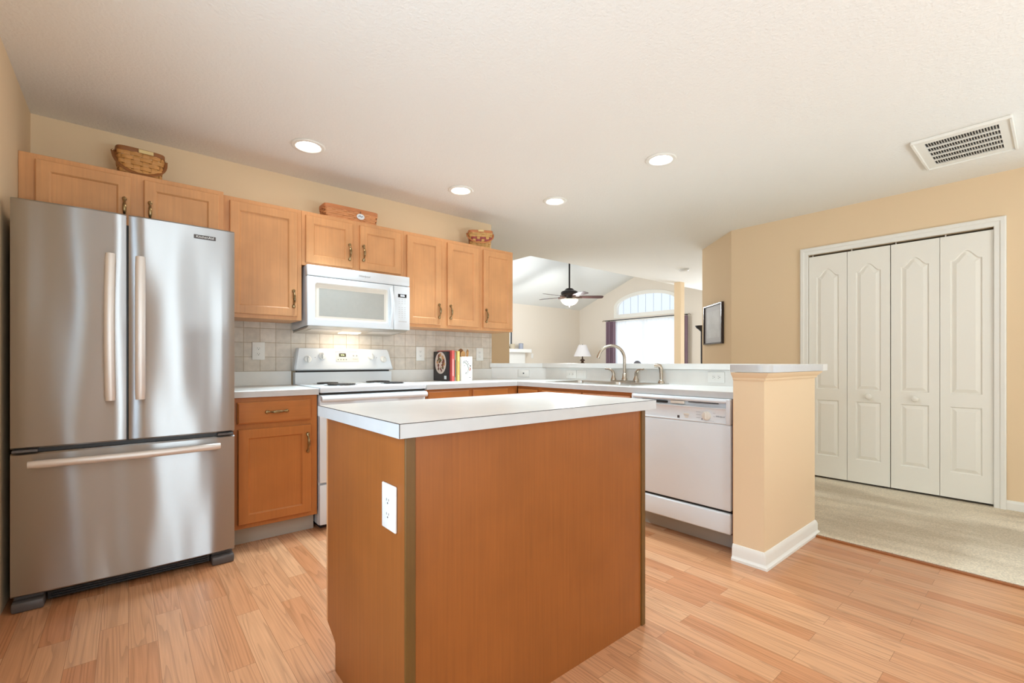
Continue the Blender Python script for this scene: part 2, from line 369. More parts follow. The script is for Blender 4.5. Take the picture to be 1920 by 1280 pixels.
mb = MB(); mb.box(5.55, 5.6, 0.1, 1.7, 0, CEIL); mb.box(5.0, 5.6, 0.1, 0.15, 0, CEIL); mb.box(5.0, 5.6, 1.65, 1.7, 0, CEIL)
structure('wall_closet', mb, M['wall'])
structure('wall_angle', MB().prism([(4.9, 2.22), (5.46, 2.83), (5.53, 2.76), (4.97, 2.15)], 0, CEIL), M['wall'])
structure('wall_entry', MB().box(5.46, 9.1, 2.73, 2.83, 0, CEIL), M['wall_pale'])
structure('wall_hall', MB().box(1.9, 4.04, 4.87, 4.97, 0, CEIL), M['wall'])
structure('wall_hall_end', MB().box(1.9, 2.0, 3.80, 4.87, 0, CEIL), M['wall'])
structure('wall_great_far', MB().box(3.94, 9.2, 8.08, 8.18, 0, 3.2), M['wall_pale'])
structure('wall_great_left', MB().prism(rect(4.97, 8.08, 0, 3.3), 3.94, 4.04, [rect(5.4, 7.4, 0.5, 2.2)], YZ), M['wall_pale'])
structure('wall_great_gable', MB().box(3.94, 4.03, 4.44, 4.97, CEIL + 0.02, 3.3), M['wall_pale'])
# window wall with its arched opening
AY, AW, ZB, ZS, ZP = 6.08, 0.83, 2.19, 2.40, 2.685       # arch centre, half width, base, spring, peak
def arch(dw, base, n=28):
    w = AW + dw; pts = [(AY - w, base), (AY + w, base)]
    for k in range(n + 1):
        a = PI * k / n; pts.append((AY + w * math.cos(a), ZS + (ZP - ZS + dw) * math.sin(a)))
    return pts
low_win = rect(AY - AW, AY + AW, 0.45, 2.06)
structure('wall_great_window', MB().prism(rect(2.73, 8.08, 0, 3.3), 9.1, 9.22, [arch(0, ZB), low_win, rect(3.0, 4.3, 0.5, 2.2)], YZ), M['wall_pale'])
structure('wall_post', MB().box(7.35, 7.474, 4.20, 4.323, 0.012, CEIL), M['wall'])
# raised half wall round the peninsula and its wide end
structure('wall_bar', MB().prism([(2.82, 3.69), (3.21, 3.29), (3.21, 1.145), (2.55, 1.145), (2.55, 0.985), (3.33, 0.985), (3.33, 3.34), (2.90, 3.775), (2.82, 3.775)], 0, 1.027), M['wall'])
def sweep_profile(mb, path, prof, m=None):
    """prof in (out, z); path of (x, y); out is to the right-hand side of travel"""
    n = len(path); rings = []
    for i, p in enumerate(path):
        def nr(a, b):
            d = Vector((b[0] - a[0], b[1] - a[1])).normalized(); return Vector((d.y, -d.x))
        ns = []
        if i > 0: ns.append(nr(path[i - 1], p))
        if i < n - 1: ns.append(nr(p, path[i + 1]))
        b = sum(ns, Vector((0, 0))).normalized(); k = 1 / max(0.3, b.dot(ns[0]))
        rings.append([(p[0] + b.x * o * k, p[1] + b.y * o * k, z) for o, z in prof])
    return mb.rings(rings, m=m)
BASE_PROF = [(0, 0.0), (0.024, 0.0), (0.023, 0.012), (0.014, 0.022), (0.013, 0.026), (0.013, 0.062), (0.008, 0.076), (0.004, 0.084), (0, 0.086)]
structure('baseboard_bar', sweep_profile(MB(), [(2.55, 1.146), (2.55, 0.985), (3.33, 0.985), (3.33, 1.2)][::1], BASE_PROF), M['trim'], smooth=True)
structure('baseboard_right', sweep_profile(MB(), [(4.9, 0.236), (4.9, -2.8)][::-1] if False else [(4.9, 0.236), (4.9, -2.78)], [(-o, z + 0.012) for o, z in [(0, 0), (-0.013, 0), (-0.013, 0.05), (-0.006, 0.066), (0, 0.068)]]), M['trim'])
CROWN = [(0, 0.985), (0.006, 0.985), (0.010, 0.992), (0.010, 0.998), (0.030, 1.018), (0.034, 1.027), (0, 1.027)]
structure('trim_2', sweep_profile(MB(), [(2.55, 1.144), (2.55, 0.985), (3.33, 0.985), (3.33, 1.2)], CROWN), M['wall'], smooth=True)
# backsplash tile on the back wall
structure('wall_backsplash', MB().box(0.43, 2.82, BACK - 0.008, BACK - 0.0005, 1.0165, 1.42), M['tile'])
structure('baseboard_left', MB().box(-0.4195, -0.4065, 0.3, 2.0, 0.0, 0.08), M['trim'])
# pantry: casing and two pairs of bifold doors
CASE = [(0, 0.0), (0, 0.012), (0.004, 0.016), (0.030, 0.018), (0.036, 0.024), (0.056, 0.026), (0.064, 0.022), (0.065, 0.0)]
structure('trim_3', sweep_profile(MB(), [(0.299, 0.012), (0.299, 2.083), (1.500, 2.083), (1.500, 0.012)][::-1], CASE, m=lambda y, z, n: (4.8995 - n, y, z)), M['trim'], smooth=True)
def offset_poly(P, d):
    n = len(P); out = []
    for i in range(n):
        a, b, c = Vector(P[i - 1]), Vector(P[i]), Vector(P[(i + 1) % n])
        e1 = (b - a).normalized(); e2 = (c - b).normalized()
        n1 = Vector((-e1.y, e1.x)); n2 = Vector((-e2.y, e2.x)); bi = n1 + n2
        bi = bi.normalized() if bi.length > 1e-6 else n1
        k = d / max(0.35, bi.dot(n1)); out.append((b.x + bi.x * k, b.y + bi.y * k))
    return out
def panel_slab(mb, a0, a1, z0, z1, th, panels, m):
    """slab with moulded raised panels; panels are CCW outlines in (a, z)"""
    t = bmesh.new(); V = lambda a, z, n: t.verts.new((a, n, z))
    front = [V(a, z, th) for a, z in rect(a0, a1, z0, z1)]; back = [V(a, z, 0) for a, z in rect(a0, a1, z0, z1)]
    edges = [t.edges.new((front[i], front[(i + 1) % 4])) for i in range(4)]
    for i in range(4): t.faces.new((front[i], front[(i + 1) % 4], back[(i + 1) % 4], back[i]))
    t.faces.new(back[::-1])
    inner = []
    for P in panels:
        loops = [[V(a, z, th + dn) for a, z in P(d)] for d, dn in ((0, 0), (0.007, -0.009), (0.011, -0.009), (0.036, -0.0005))]
        n = len(P(0))
        edges += [t.edges.new((loops[0][i], loops[0][(i + 1) % n])) for i in range(n)]
        for A, B in zip(loops, loops[1:]):
            for i in range(n): t.faces.new((A[i], A[(i + 1) % n], B[(i + 1) % n], B[i]))
        inner.append([t.edges.get((loops[-1][i], loops[-1][(i + 1) % n])) for i in range(n)])
    bmesh.ops.triangle_fill(t, use_beauty=True, edges=edges)
    for E in inner: bmesh.ops.triangle_fill(t, use_beauty=True, edges=E)
    return mb.absorb(t, m)
def ogee(a0, a1, z0, zs, rise, n=32):
    P = [(a0, z0), (a1, z0), (a1, zs)]
    for k in range(1, n):
        s = 1 - 2 * k / n; P.append(((a0 + a1) / 2 + (a1 - a0) / 2 * s, zs + rise * (0.5 + 0.5 * math.cos(PI * min(1, abs(s) / 0.88))) ** 0.85))
    return P + [(a0, zs)]
def bifold(name, ys, knob_y, label):
    T = Thing(name, (4.905, (ys[0] + ys[-1]) / 2, 0.012), label, 'door', 'bifold pantry doors', 'structure')
    for ya, yb in zip(ys, ys[1:]):
        lo, hi = min(ya, yb) + 0.0015, max(ya, yb) - 0.0015; c = (lo + hi) / 2; w = 0.0875
        mb = MB(); panel_slab(mb, lo, hi, 0.03, 2.064, 0.032, [lambda d: ogee(c - w + d, c + w - d, 0.836 + d, 1.872 - d * 0.75, 0.066 * (1 - d * 4)), lambda d: rect(c - w + d, c + w - d, 0.226 + d, 0.735 - d)], FX(4.934))
        leaf = T.part('door_leaf', mb, M['door'], angle=9)
        if lo <= knob_y <= hi:
            T.part('door_knob', MB().lathe([(0.010, -0.002), (0.010, 0.012), (0.008, 0.016), (0.021, 0.022), (0.024, 0.030), (0.020, 0.040), (0.008, 0.046), (0.0, 0.046)], (0, 0, 0), 'y', 20, lambda a, n, z: (4.902 - n, knob_y + a, 0.784 + z)), M['door'], leaf)
        T.part('pivot_pin', MB().box(4.912, 4.924, hi - 0.035, hi - 0.027, 2.063, 2.084), M['steel_plain'], leaf)
bifold('door_1', [1.500, 1.2, 0.8985], 1.04, 'left pair of off white bifold pantry doors beside the half wall')
bifold('door_2', [0.8955, 0.593, 0.299], 0.737, 'right pair of off white bifold pantry doors by the baseboard')
# arched window, lower window and the windows out of view
def window_unit(name, outline, inner, x0, x1, mullions=(), pane=True, sill=None):
    f = MB(); f.prism(outline, x0, x1, [inner], YZ)
    for b in mullions: f.box(*b)
    o = structure(name, f, M['trim'])
    return o
w1 = window_unit('window_1', arch(0.045, ZB - 0.05), arch(-0.035, ZB + 0.035), 9.085, 9.15)
mb = MB()
for k in range(-3, 4):
    y = AY + k * 0.205; h = ZS + (ZP - ZS - 0.03) * math.sqrt(max(0, 1 - ((k * 0.205) / (AW - 0.03)) ** 2)); mb.box(9.112, 9.120, y - 0.004, y + 0.004, ZB + 0.03, h)
g = mb.build('glazing_bar', mat('pale glazing bar', (196, 206, 222), 0.5), w1)
def pane_mat():
    m, nt, N, L, P = new_mat('clear window glass')
    tr = N.new('ShaderNodeBsdfTransparent'); gl = N.new('ShaderNodeBsdfGlossy'); gl.inputs['Roughness'].default_value = 0.02
    mx = N.new('ShaderNodeMixShader'); mx.inputs[0].default_value = 0.06
    L.new(tr.outputs[0], mx.inputs[1]); L.new(gl.outputs[0], mx.inputs[2]); L.new(mx.outputs[0], N['Material Output'].inputs['Surface'])
    return m
M['pane'] = pane_mat()
MB().prism(arch(-0.03, ZB + 0.03), 9.124, 9.128, m=YZ).build('window_pane', M['pane'], w1)
w2 = window_unit('window_2', rect(AY - AW - 0.05, AY + AW + 0.05, 0.40, 2.11), rect(AY - AW + 0.04, AY + AW - 0.04, 0.49, 2.02), 9.085, 9.15, [(9.10, 9.14, AY - 0.03, AY + 0.03, 0.48, 2.03)])
MB().box(9.124, 9.128, AY - AW + 0.03, AY + AW - 0.03, 0.48, 2.03).build('window_pane', M['pane'], w2)
w3 = window_unit('added_window_3', rect(2.96, 4.34, 0.46, 2.24), rect(3.04, 4.26, 0.54, 2.16), 9.085, 9.15)  # unseen window, added as the opening for the entry fill lamp
MB().box(9.124, 9.128, 3.03, 4.27, 0.53, 2.17).build('window_pane', M['pane'], w3)
w4 = window_unit('window_4', rect(WY0 - 0.04, WY1 + 0.04, WZ0 - 0.04, WZ1 + 0.04), rect(WY0 + 0.04, WY1 - 0.04, WZ0 + 0.04, WZ1 - 0.04), -0.47, -0.405, [(-0.46, -0.43, 0.74, 0.78, WZ0 + 0.03, WZ1 - 0.03), (-0.46, -0.43, WY0 + 0.03, WY1 - 0.03, 1.25, 1.29)])
MB().box(-0.452, -0.448, WY0 + 0.03, WY1 - 0.03, WZ0 + 0.03, WZ1 - 0.03).build('window_pane', M['pane'], w4)
w5 = window_unit('added_window_5', rect(5.36, 7.44, 0.46, 2.24), rect(5.44, 7.36, 0.54, 2.16), 3.99, 4.055)  # unseen window, added to go with the great room fill lamp
MB().box(4.012, 4.016, 5.43, 7.37, 0.53, 2.17).build('window_pane', M['pane'], w5)
mb = MB(); mb.prism(rect(1.26, 3.14, 0.0, 2.16), -2.86, -2.785, [rect(1.34, 2.16, 0.08, 2.08), rect(2.24, 3.06, 0.08, 2.08)], XZ)
w6 = structure('door_3', mb, M['trim'])
MB().box(1.33, 2.17, -2.832, -2.828, 0.07, 2.09).build('door_pane', M['pane'], w6)
MB().box(2.23, 3.07, -2.832, -2.828, 0.07, 2.09).build('door_pane', M['pane'], w6)

mb = MB(); mb.prism(rect(0.38, 1.18, 0.01, 2.16), -2.86, -2.785, [rect(0.46, 1.10, 0.09, 2.08)], XZ)
w7 = structure('window_6', mb, M['trim'])
MB().box(0.45, 1.11, -2.832, -2.828, 0.08, 2.09).build('window_pane', M['pane'], w7)

w8 = window_unit('added_window_7', rect(-1.33, -0.17, 0.55, 2.15), rect(-1.23, -0.27, 0.65, 2.05), 4.885, 4.95)  # unseen window, added for the lamp that brightens the left wall
MB().box(4.92, 4.924, -1.24, -0.26, 0.64, 2.06).build('window_pane', M['pane'], w8)

# ------------------------------------------------------------------ cabinets
def shaker(mb, a0, a1, z0, z1, m, th=0.020, fr=0.052, dep=0.010):
    """framed door with a chamfered rim and a recessed flat panel"""
    c = 0.004
    def loop(d, n): return [(a, n, z) for a, z in rect(a0 + d, a1 - d, z0 + d, z1 - d)]
    L = [loop(0, 0.001), loop(0, th - c), loop(c, th), loop(fr, th), loop(fr + 0.003, th - 0.002), loop(fr + 0.008, th - dep)]
    vs_ = [p for l in L for p in l]; fs = []
    for i in range(len(L) - 1):
        for j in range(4): fs.append((i * 4 + j, i * 4 + (j + 1) % 4, (i + 1) * 4 + (j + 1) % 4, (i + 1) * 4 + j))
    fs.append([(len(L) - 1) * 4 + j for j in range(4)]); fs.append([3, 2, 1, 0])
    return mb.faces(vs_, fs, m)
def slab_front(mb, a0, a1, z0, z1, m, th=0.020):
    c = 0.008
    def loop(d, n): return [(a, n, z) for a, z in rect(a0 + d, a1 - d, z0 + d, z1 - d)]
    L = [loop(0, 0.001), loop(0, th - 0.006), loop(c * 0.5, th - 0.004), loop(c, th)]
    vs_ = [p for l in L for p in l]; fs = []
    for i in range(len(L) - 1):
        for j in range(4): fs.append((i * 4 + j, i * 4 + (j + 1) % 4, (i + 1) * 4 + (j + 1) % 4, (i + 1) * 4 + j))
    fs.append([(len(L) - 1) * 4 + j for j in range(4)]); fs.append([3, 2, 1, 0])
    return mb.faces(vs_, fs, m)
def pull(T, parent, a, z, m, vertical=True, L=0.128):
    """antique cabinet pull: leaf-shaped ends, pinched necks, fat centre, bowed off the door"""
    h = L / 2
    prof = [(-1.0, 0.002, 0.005), (-0.93, 0.003, 0.0095), (-0.82, 0.004, 0.0108), (-0.70, 0.007, 0.0075), (-0.58, 0.013, 0.0046), (-0.46, 0.018, 0.006), (-0.25, 0.0235, 0.0084), (0, 0.026, 0.0094)]
    prof = prof + [(-t, n, r) for t, n, r in prof[-2::-1]]
    pts = [((a, n + 0.022, z + t * h) if vertical else (a + t * h, n + 0.022, z)) for t, n, r in prof]
    mb = MB().tube(pts, [r for _, _, r in prof], 10, m, flat=1.0)
    p = T.part('pull', mb, M['brass'], parent)
    for s in (-1, 1):
        e = MB()
        cc = (a, 0.0215, z + s * 0.83 * h) if vertical else (a + s * 0.83 * h, 0.0215, z)
        e.lathe([(0.009, -0.003), (0.010, 0.002), (0.007, 0.005), (0.0, 0.006)], cc, 'y', 12, m)
        T.part('rosette', e, M['brass_dark'], p)
    return p
def wall_cabinet(name, label, x0, x1, z0, z1, yf, doors, group='maple wall cabinets'):
    T = Thing(name, ((x0 + x1) / 2, BACK - 0.002, z0), label, 'cabinet', group)
    T.part('carcass', MB().box(x0, x1, yf, BACK - 0.010 if z0 < 1.5 else BACK - 0.002, z0, z1, 0.001, 1), M['maple'])
    for (a0, a1, b0, b1, pa, pz) in doors:
        d = T.part('door', shaker(MB(), a0, a1, b0, b1, FY(yf)), M['maple'])
        pull(T, d, pa, pz, FY(yf))
    return T
wall_cabinet('wall_cabinet', 'wide two door maple cabinet above the stainless refrigerator', -0.419, 0.450, 1.80, 2.134, 3.31,
             [(-0.359, 0.010, 1.83, 2.106, -0.017, 1.925), (0.067, 0.424, 1.83, 2.106, 0.093, 1.925)])
wall_cabinet('wall_cabinet', 'tall single door maple cabinet between refrigerator and microwave', 0.456, 0.919, 1.37, 2.134, 3.365, [(0.489, 0.888, 1.395, 2.106, 0.862, 1.514)])
wall_cabinet('wall_cabinet', 'short two door maple cabinet right above the white microwave', 0.920, 1.690, 1.757, 2.134, 3.365,
             [(0.943, 1.272, 1.777, 2.106, 1.246, 1.89), (1.327, 1.660, 1.777, 2.106, 1.351, 1.898)])
wall_cabinet('wall_cabinet', 'tall two door maple cabinet right of the microwave', 1.691, 2.449, 1.37, 2.134, 3.365,
             [(1.712, 2.029, 1.395, 2.106, 2.005, 1.511), (2.092, 2.418, 1.395, 2.106, 2.118, 1.511)])
wall_cabinet('wall_cabinet', 'narrow single door maple cabinet at the open end of the row', 2.450, 2.832, 1.37, 2.134, 3.365, [(2.474, 2.810, 1.395, 2.106, 2.500, 1.503)])

def base_body(T, m, a0, a1, depth, z1=0.874):
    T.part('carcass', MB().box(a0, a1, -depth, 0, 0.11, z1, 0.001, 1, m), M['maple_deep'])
    T.part('toe_kick', MB().box(a0, a1, -0.09, -0.075, 0.0, 0.11, 0, 1, m), M['toe'])
YB = 3.05; XB = 2.625
T = Thing('base_cabinet', (0.69, YB, 0), 'maple base cabinet with one drawer between refrigerator and stove', 'cabinet', 'maple base cabinets')
base_body(T, FY(YB), 0.462, 0.926, 0.62)
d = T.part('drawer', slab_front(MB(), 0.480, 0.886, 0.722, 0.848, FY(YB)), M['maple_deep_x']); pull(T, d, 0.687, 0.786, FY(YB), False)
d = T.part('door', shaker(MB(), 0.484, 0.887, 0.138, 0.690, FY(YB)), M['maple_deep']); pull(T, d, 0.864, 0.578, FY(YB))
T = Thing('base_cabinet', (2.15, YB, 0), 'maple base cabinet right of the stove under the cookbooks', 'cabinet', 'maple base cabinets')
base_body(T, FY(YB), 1.708, 2.620, 0.62)
for a0, a1 in ((1.724, 2.098), (2.135, 2.505)):
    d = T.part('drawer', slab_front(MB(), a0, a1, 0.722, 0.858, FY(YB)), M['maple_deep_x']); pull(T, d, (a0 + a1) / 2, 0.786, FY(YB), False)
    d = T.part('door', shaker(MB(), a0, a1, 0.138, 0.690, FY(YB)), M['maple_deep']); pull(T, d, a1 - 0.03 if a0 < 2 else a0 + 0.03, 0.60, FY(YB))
T = Thing('sink_cabinet', (XB, 2.4, 0), 'maple sink base cabinet of the peninsula with plain drawer fronts', 'cabinet', 'maple base cabinets')
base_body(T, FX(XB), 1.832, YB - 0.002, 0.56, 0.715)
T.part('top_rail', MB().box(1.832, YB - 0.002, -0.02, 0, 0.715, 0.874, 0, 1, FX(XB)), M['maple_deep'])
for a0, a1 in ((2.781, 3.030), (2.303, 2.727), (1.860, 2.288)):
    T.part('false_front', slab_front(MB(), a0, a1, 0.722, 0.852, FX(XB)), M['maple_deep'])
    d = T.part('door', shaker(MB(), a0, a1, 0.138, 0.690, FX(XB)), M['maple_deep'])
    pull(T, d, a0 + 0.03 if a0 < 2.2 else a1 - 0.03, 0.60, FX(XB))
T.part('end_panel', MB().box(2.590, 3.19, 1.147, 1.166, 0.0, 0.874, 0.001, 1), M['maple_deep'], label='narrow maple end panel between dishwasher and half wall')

# worktops
T = Thing('countertop', (0.69, 3.3, 0.876), 'short white laminate countertop between refrigerator and stove', 'countertop')
T.part('top', MB().box(0.455, 0.930, 3.025, BACK - 0.002, 0.876, 0.914, 0.002, 1), M['laminate'])
T.part('front_edge', MB().box(0.455, 0.930, 3.0235, 3.0255, 0.877, 0.912), M['laminate_edge'])
T.part('splash', MB().box(0.455, 0.930, BACK - 0.021, BACK - 0.002, 0.9145, 1.016, 0.001, 1), M['laminate'])
T = Thing('countertop', (2.6, 2.6, 0.876), 'long white laminate corner countertop holding the sink', 'countertop')
SX0, SX1, SY0, SY1 = 2.705, 3.165, 1.925, 2.765
T.part('top', MB().prism([(1.706, 3.025), (2.600, 3.025), (2.600, 1.147), (3.208, 1.147), (3.208, 3.289), (2.818, 3.688), (1.706, 3.688)], 0.876, 0.914, [rect(SX0, SX1, SY0, SY1)]), M['laminate'], smooth=False)
T.part('front_edge', MB().box(1.706, 2.5985, 3.0235, 3.0255, 0.877, 0.912), M['laminate_edge'])
T.part('front_edge', MB().box(2.5985, 2.6005, 1.147, 3.0255, 0.877, 0.912), M['laminate_edge'])
mb = MB(); mb.box(1.706, 2.81, BACK - 0.021, BACK - 0.002, 0.9145, 1.016, 0.001, 1)
T.part('splash', mb, M['laminate'])
mb = MB(); mb.prism([(2.822, 3.682), (3.208, 3.287), (3.208, 1.147), (3.196, 1.147), (3.196, 3.282), (2.812, 3.674)], 0.9145, 1.0265)
T.part('bar_splash', mb, M['laminate'], smooth=False)
T = Thing('bar_top', (3.2, 2.4, 1.028), 'raised white laminate bar top over the peninsula half wall', 'countertop')
inner = [(2.795, 3.688), (3.168, 3.305), (3.168, 1.172)]
cap = [(2.575, 1.172), (2.545, 1.160), (2.532, 1.130)] + [(2.532 + 0.06 * (1 - math.cos(PI / 2 * k / 8)), 0.950 + 0.06 * (1 - math.sin(PI / 2 * k / 8))) for k in range(9)]
outer = [(3.365, 0.950), (3.60, 0.99), (3.60, 3.45), (3.03, 4.03), (2.70, 4.03), (2.70, 3.802), (2.823, 3.802), (2.823, 3.688)]
T.part('top', MB().prism(inner + cap + outer, 1.0285, 1.0695), M['laminate'], smooth=True)
T.part('end_edge', MB().tube([], [], 4) if False else MB().rings([[(x, y, z) for z in (1.0295, 1.0685)] for x, y in [(x - 0.0008, y - 0.0008) for x, y in cap + [(3.365, 0.950)]]], closed=False, cap=False), M['laminate_edge'])

# island
IX0, IX1, IY0, IY1 = 0.556, 1.637, 1.098, 1.706
T = Thing('kitchen_island', (1.1, 1.4, 0), 'cherry laminate kitchen island in the middle of the floor', 'island')
notch = [(IY0 + 0.004, 0.0), (IY1 - 0.078, 0.0), (IY1 - 0.078, 0.098), (IY1 - 0.062, 0.108), (IY1, 0.138), (IY1, 0.885), (IY0 + 0.004, 0.885)]
T.part('side_panel', MB().prism(notch, IX0, IX0 + 0.018, m=YZ), M['cherry'], smooth=False)
T.part('side_panel', MB().prism(notch, IX1 - 0.018, IX1, m=YZ), M['cherry'], smooth=False)
T.part('back_panel', MB().box(IX0 + 0.0185, IX1 - 0.0185, IY0 + 0.003, IY0 + 0.018, 0, 0.885), M['cherry'], smooth=False)
T.part('corner_trim', MB().box(IX0 - 0.0005, IX0 + 0.030, IY0 - 0.002, IY0 + 0.006, 0, 0.885, 0.002, 1), M['cherry_trim'])
T.part('corner_trim', MB().box(IX1 - 0.022, IX1 + 0.002, IY0 - 0.004, IY0 + 0.006, 0, 0.885, 0.002, 1), M['cherry_trim'])
T.part('carcass', MB().box(IX0 + 0.0185, IX1 - 0.0185, IY0 + 0.0185, IY1 - 0.079, 0, 0.12).box(IX0 + 0.0185, IX1 - 0.0185, IY0 + 0.0185, IY1 - 0.001, 0.12, 0.885), M['maple'], smooth=False)
T.part('face_frame', MB().box(IX0 + 0.0005, IX0 + 0.04, IY1 - 0.0005, IY1 + 0.016, 0.138, 0.885, 0.001, 1).box(IX1 - 0.04, IX1 - 0.0005, IY1 - 0.0005, IY1 + 0.016, 0.138, 0.885, 0.001, 1).box(IX0 + 0.04, IX1 - 0.04, IY1 - 0.0005, IY1 + 0.016, 0.845, 0.885).box(IX0 + 0.04, IX1 - 0.04, IY1 - 0.0005, IY1 + 0.016, 0.138, 0.165), M['maple'])
FYb = lambda a, n, z: (a, IY1 + 0.016 + n, z)
for a0, a1 in ((0.60, 1.085), (1.108, 1.593)):
    d = T.part('drawer', slab_front(MB(), a0, a1, 0.722, 0.852, FYb), M['maple_x']); pull(T, d, (a0 + a1) / 2, 0.786, FYb, False)
    d = T.part('door', shaker(MB(), a0, a1, 0.165, 0.690, FYb), M['maple']); pull(T, d, a1 - 0.03 if a0 < 1 else a0 + 0.03, 0.60, FYb)
T = Thing('countertop', (1.1, 1.4, 0.886), 'white laminate countertop with dark seam line on the island', 'countertop')
CX0, CX1, CY0, CY1 = 0.534, 1.700, 1.085, 1.742
T.part('top', MB().box(CX0, CX1, CY0, CY1, 0.8865, 0.925), M['laminate'], smooth=False)
e = 0.0016
ed = MB(); ed.box(CX0 - e, CX0, CY0 - e, CY1, 0.8865, 0.9236).box(CX0, CX1, CY0 - e, CY0, 0.8865, 0.9236).box(CX1, CX1 + e, CY0 - e, CY1 + e, 0.8865, 0.9236).box(CX0 - e, CX1, CY1, CY1 + e, 0.8865, 0.9236)
T.part('edge_band', ed, M['laminate_edge'], smooth=False)
sm = MB(); k = 0.0011
sm.box(CX0 - e - 0.0003, CX0 + 0.001, CY0 - e, CY1, 0.9237, 0.9253).box(CX0, CX1, CY0 - e - 0.0003, CY0 + 0.001, 0.9237, 0.9253).box(CX0 - e - 0.0006, CX0 - e + 0.0012, CY0 - e - 0.0006, CY0 - e + 0.0012, 0.887, 0.9245)
T.part('seam', sm, M['seam'], smooth=False)
# ------------------------------------------------------------------ refrigerator
FY0 = 2.885                                             # door faces at their edges
T = Thing('refrigerator', (0.025, 3.2, 0), 'stainless steel french door refrigerator with bottom freezer in the corner', 'refrigerator')
T.part('cabinet', MB().box(-0.385, 0.440, 2.965, 3.66, 0.03, 1.755, 0.004, 1), M['fridge_body'])
def bowed(mb, x0, x1, z0, z1, y0, th, bow, xc0=-0.39, xc1=0.444, n=14):
    """door skin bowed outward across the whole width of the refrigerator"""
    rings = []
    r = 0.007
    for k in range(n + 1):
        x = x0 + (x1 - x0) * k / n; s = 2 * (x - xc0) / (xc1 - xc0) - 1
        yf = y0 - bow * (1 - s * s)
        edge = 0.006 if k in (0, n) else 0.0
        rings.append([(x, y0 + th, z0), (x, y0 + th, z1), (x, yf + r + edge, z1), (x, yf + edge, z1 - r), (x, yf + edge, z0 + r), (x, yf + r + edge, z0)])
    return mb.rings(rings)
BOW = 0.010
def face_y(x): s = 2 * (x + 0.39) / 0.834 - 1; return FY0 - BOW * (1 - s * s)
dl = T.part('door', bowed(MB(), -0.390, -0.008, 0.706, 1.795, FY0, 0.075, BOW), M['steel'])
dr = T.part('door', bowed(MB(), 0.001, 0.444, 0.706, 1.795, FY0, 0.075, BOW), M['steel'])
fz = T.part('freezer_drawer', bowed(MB(), -0.390, 0.444, 0.064, 0.686, FY0, 0.075, BOW), M['steel'])
def bar_handle(parent, pts, r, flat, up, posts):
    hh = T.part('handle', MB().tube(pts, r, 16, flat=flat, up=up), M['handle_steel'], parent)
    for p, q in posts: T.part('handle_post', MB().tube([p, q], 0.009, 10), M['handle_steel'], parent)
for x, d in ((-0.064, dl), (0.044, dr)):
    yf = face_y(x); pts = []
    for k in range(21):
        t = k / 20; pts.append((x - 0.004 * math.sin(PI * t) * (1 if x < 0 else 0.2), yf - 0.040 - 0.022 * math.sin(PI * t), 0.905 + 0.685 * t))
    bar_handle(d, pts, [0.0125] + [0.0135] * 19 + [0.0125], 1.5, (0, 1, 0), [((x, yf - 0.045, 0.935), (x, yf + 0.01, 0.935)), ((x, yf - 0.045, 1.56), (x, yf + 0.01, 1.56))])
pts = []
for k in range(25):
    t = k / 24; x = -0.332 + 0.704 * t; pts.append((x, face_y(x) - 0.036 - 0.018 * math.sin(PI * t), 0.640))
bar_handle(fz, pts, [0.0155] + [0.0175] * 23 + [0.0155], 0.75, (0, 0, 1), [((-0.31, face_y(-0.31) - 0.04, 0.64), (-0.31, face_y(-0.31) + 0.01, 0.64)), ((0.35, face_y(0.35) - 0.04, 0.64), (0.35, face_y(0.35) + 0.01, 0.64))])
yb = face_y(0.308)
sl = (face_y(0.355) - face_y(0.26)) / 0.095
mB = lambda a, n, z: (a, yb + (a - 0.308) * sl - n, z)
b = T.part('badge', MB().box(0.260, 0.356, 0.0005, 0.004, 1.727, 1.747, 0.001, 1, mB), M['fridge_grey'], dr)
T.part('lettering', text_mb(MB(), 'KitchenAid', 0.0165, 0.308, 1.737, 0.0045, 0.0004, mB, xs=1.05), M['white_ink'], b, smooth=False)
T.part('gasket', MB().box(-0.380, 0.434, 2.905, 2.97, 0.686, 0.706), M['black'], smooth=False)
T.part('gasket', MB().box(-0.008, 0.001, 2.915, 2.966, 0.7065, 1.75), M['black'], smooth=False)
T.part('hinge_cover', MB().box(-0.385, -0.305, 2.878, 2.93, 0.690, 0.702, 0.002, 1), M['fridge_grey'])
T.part('hinge_cover', MB().box(0.365, 0.438, 2.878, 2.93, 0.690, 0.702, 0.002, 1), M['fridge_grey'])
g = MB(); g.box(-0.28, 0.335, 2.935, 2.96, 0.012, 0.062)
for k in range(4): g.box(-0.27, 0.325, 2.927, 2.936, 0.018 + k * 0.011, 0.023 + k * 0.011)
T.part('kick_grille', g, M['black'], smooth=False)
for x0, x1 in ((-0.388, -0.285), (0.338, 0.442)):
    f = MB(); f.box(x0, x1, 2.875, 2.96, 0.0, 0.044, 0.010, 2); f.box(x0 + 0.004, x1 - 0.004, 2.92, 2.965, 0.03, 0.063, 0.004, 1)
    T.part('foot', f, M['fridge_grey'])

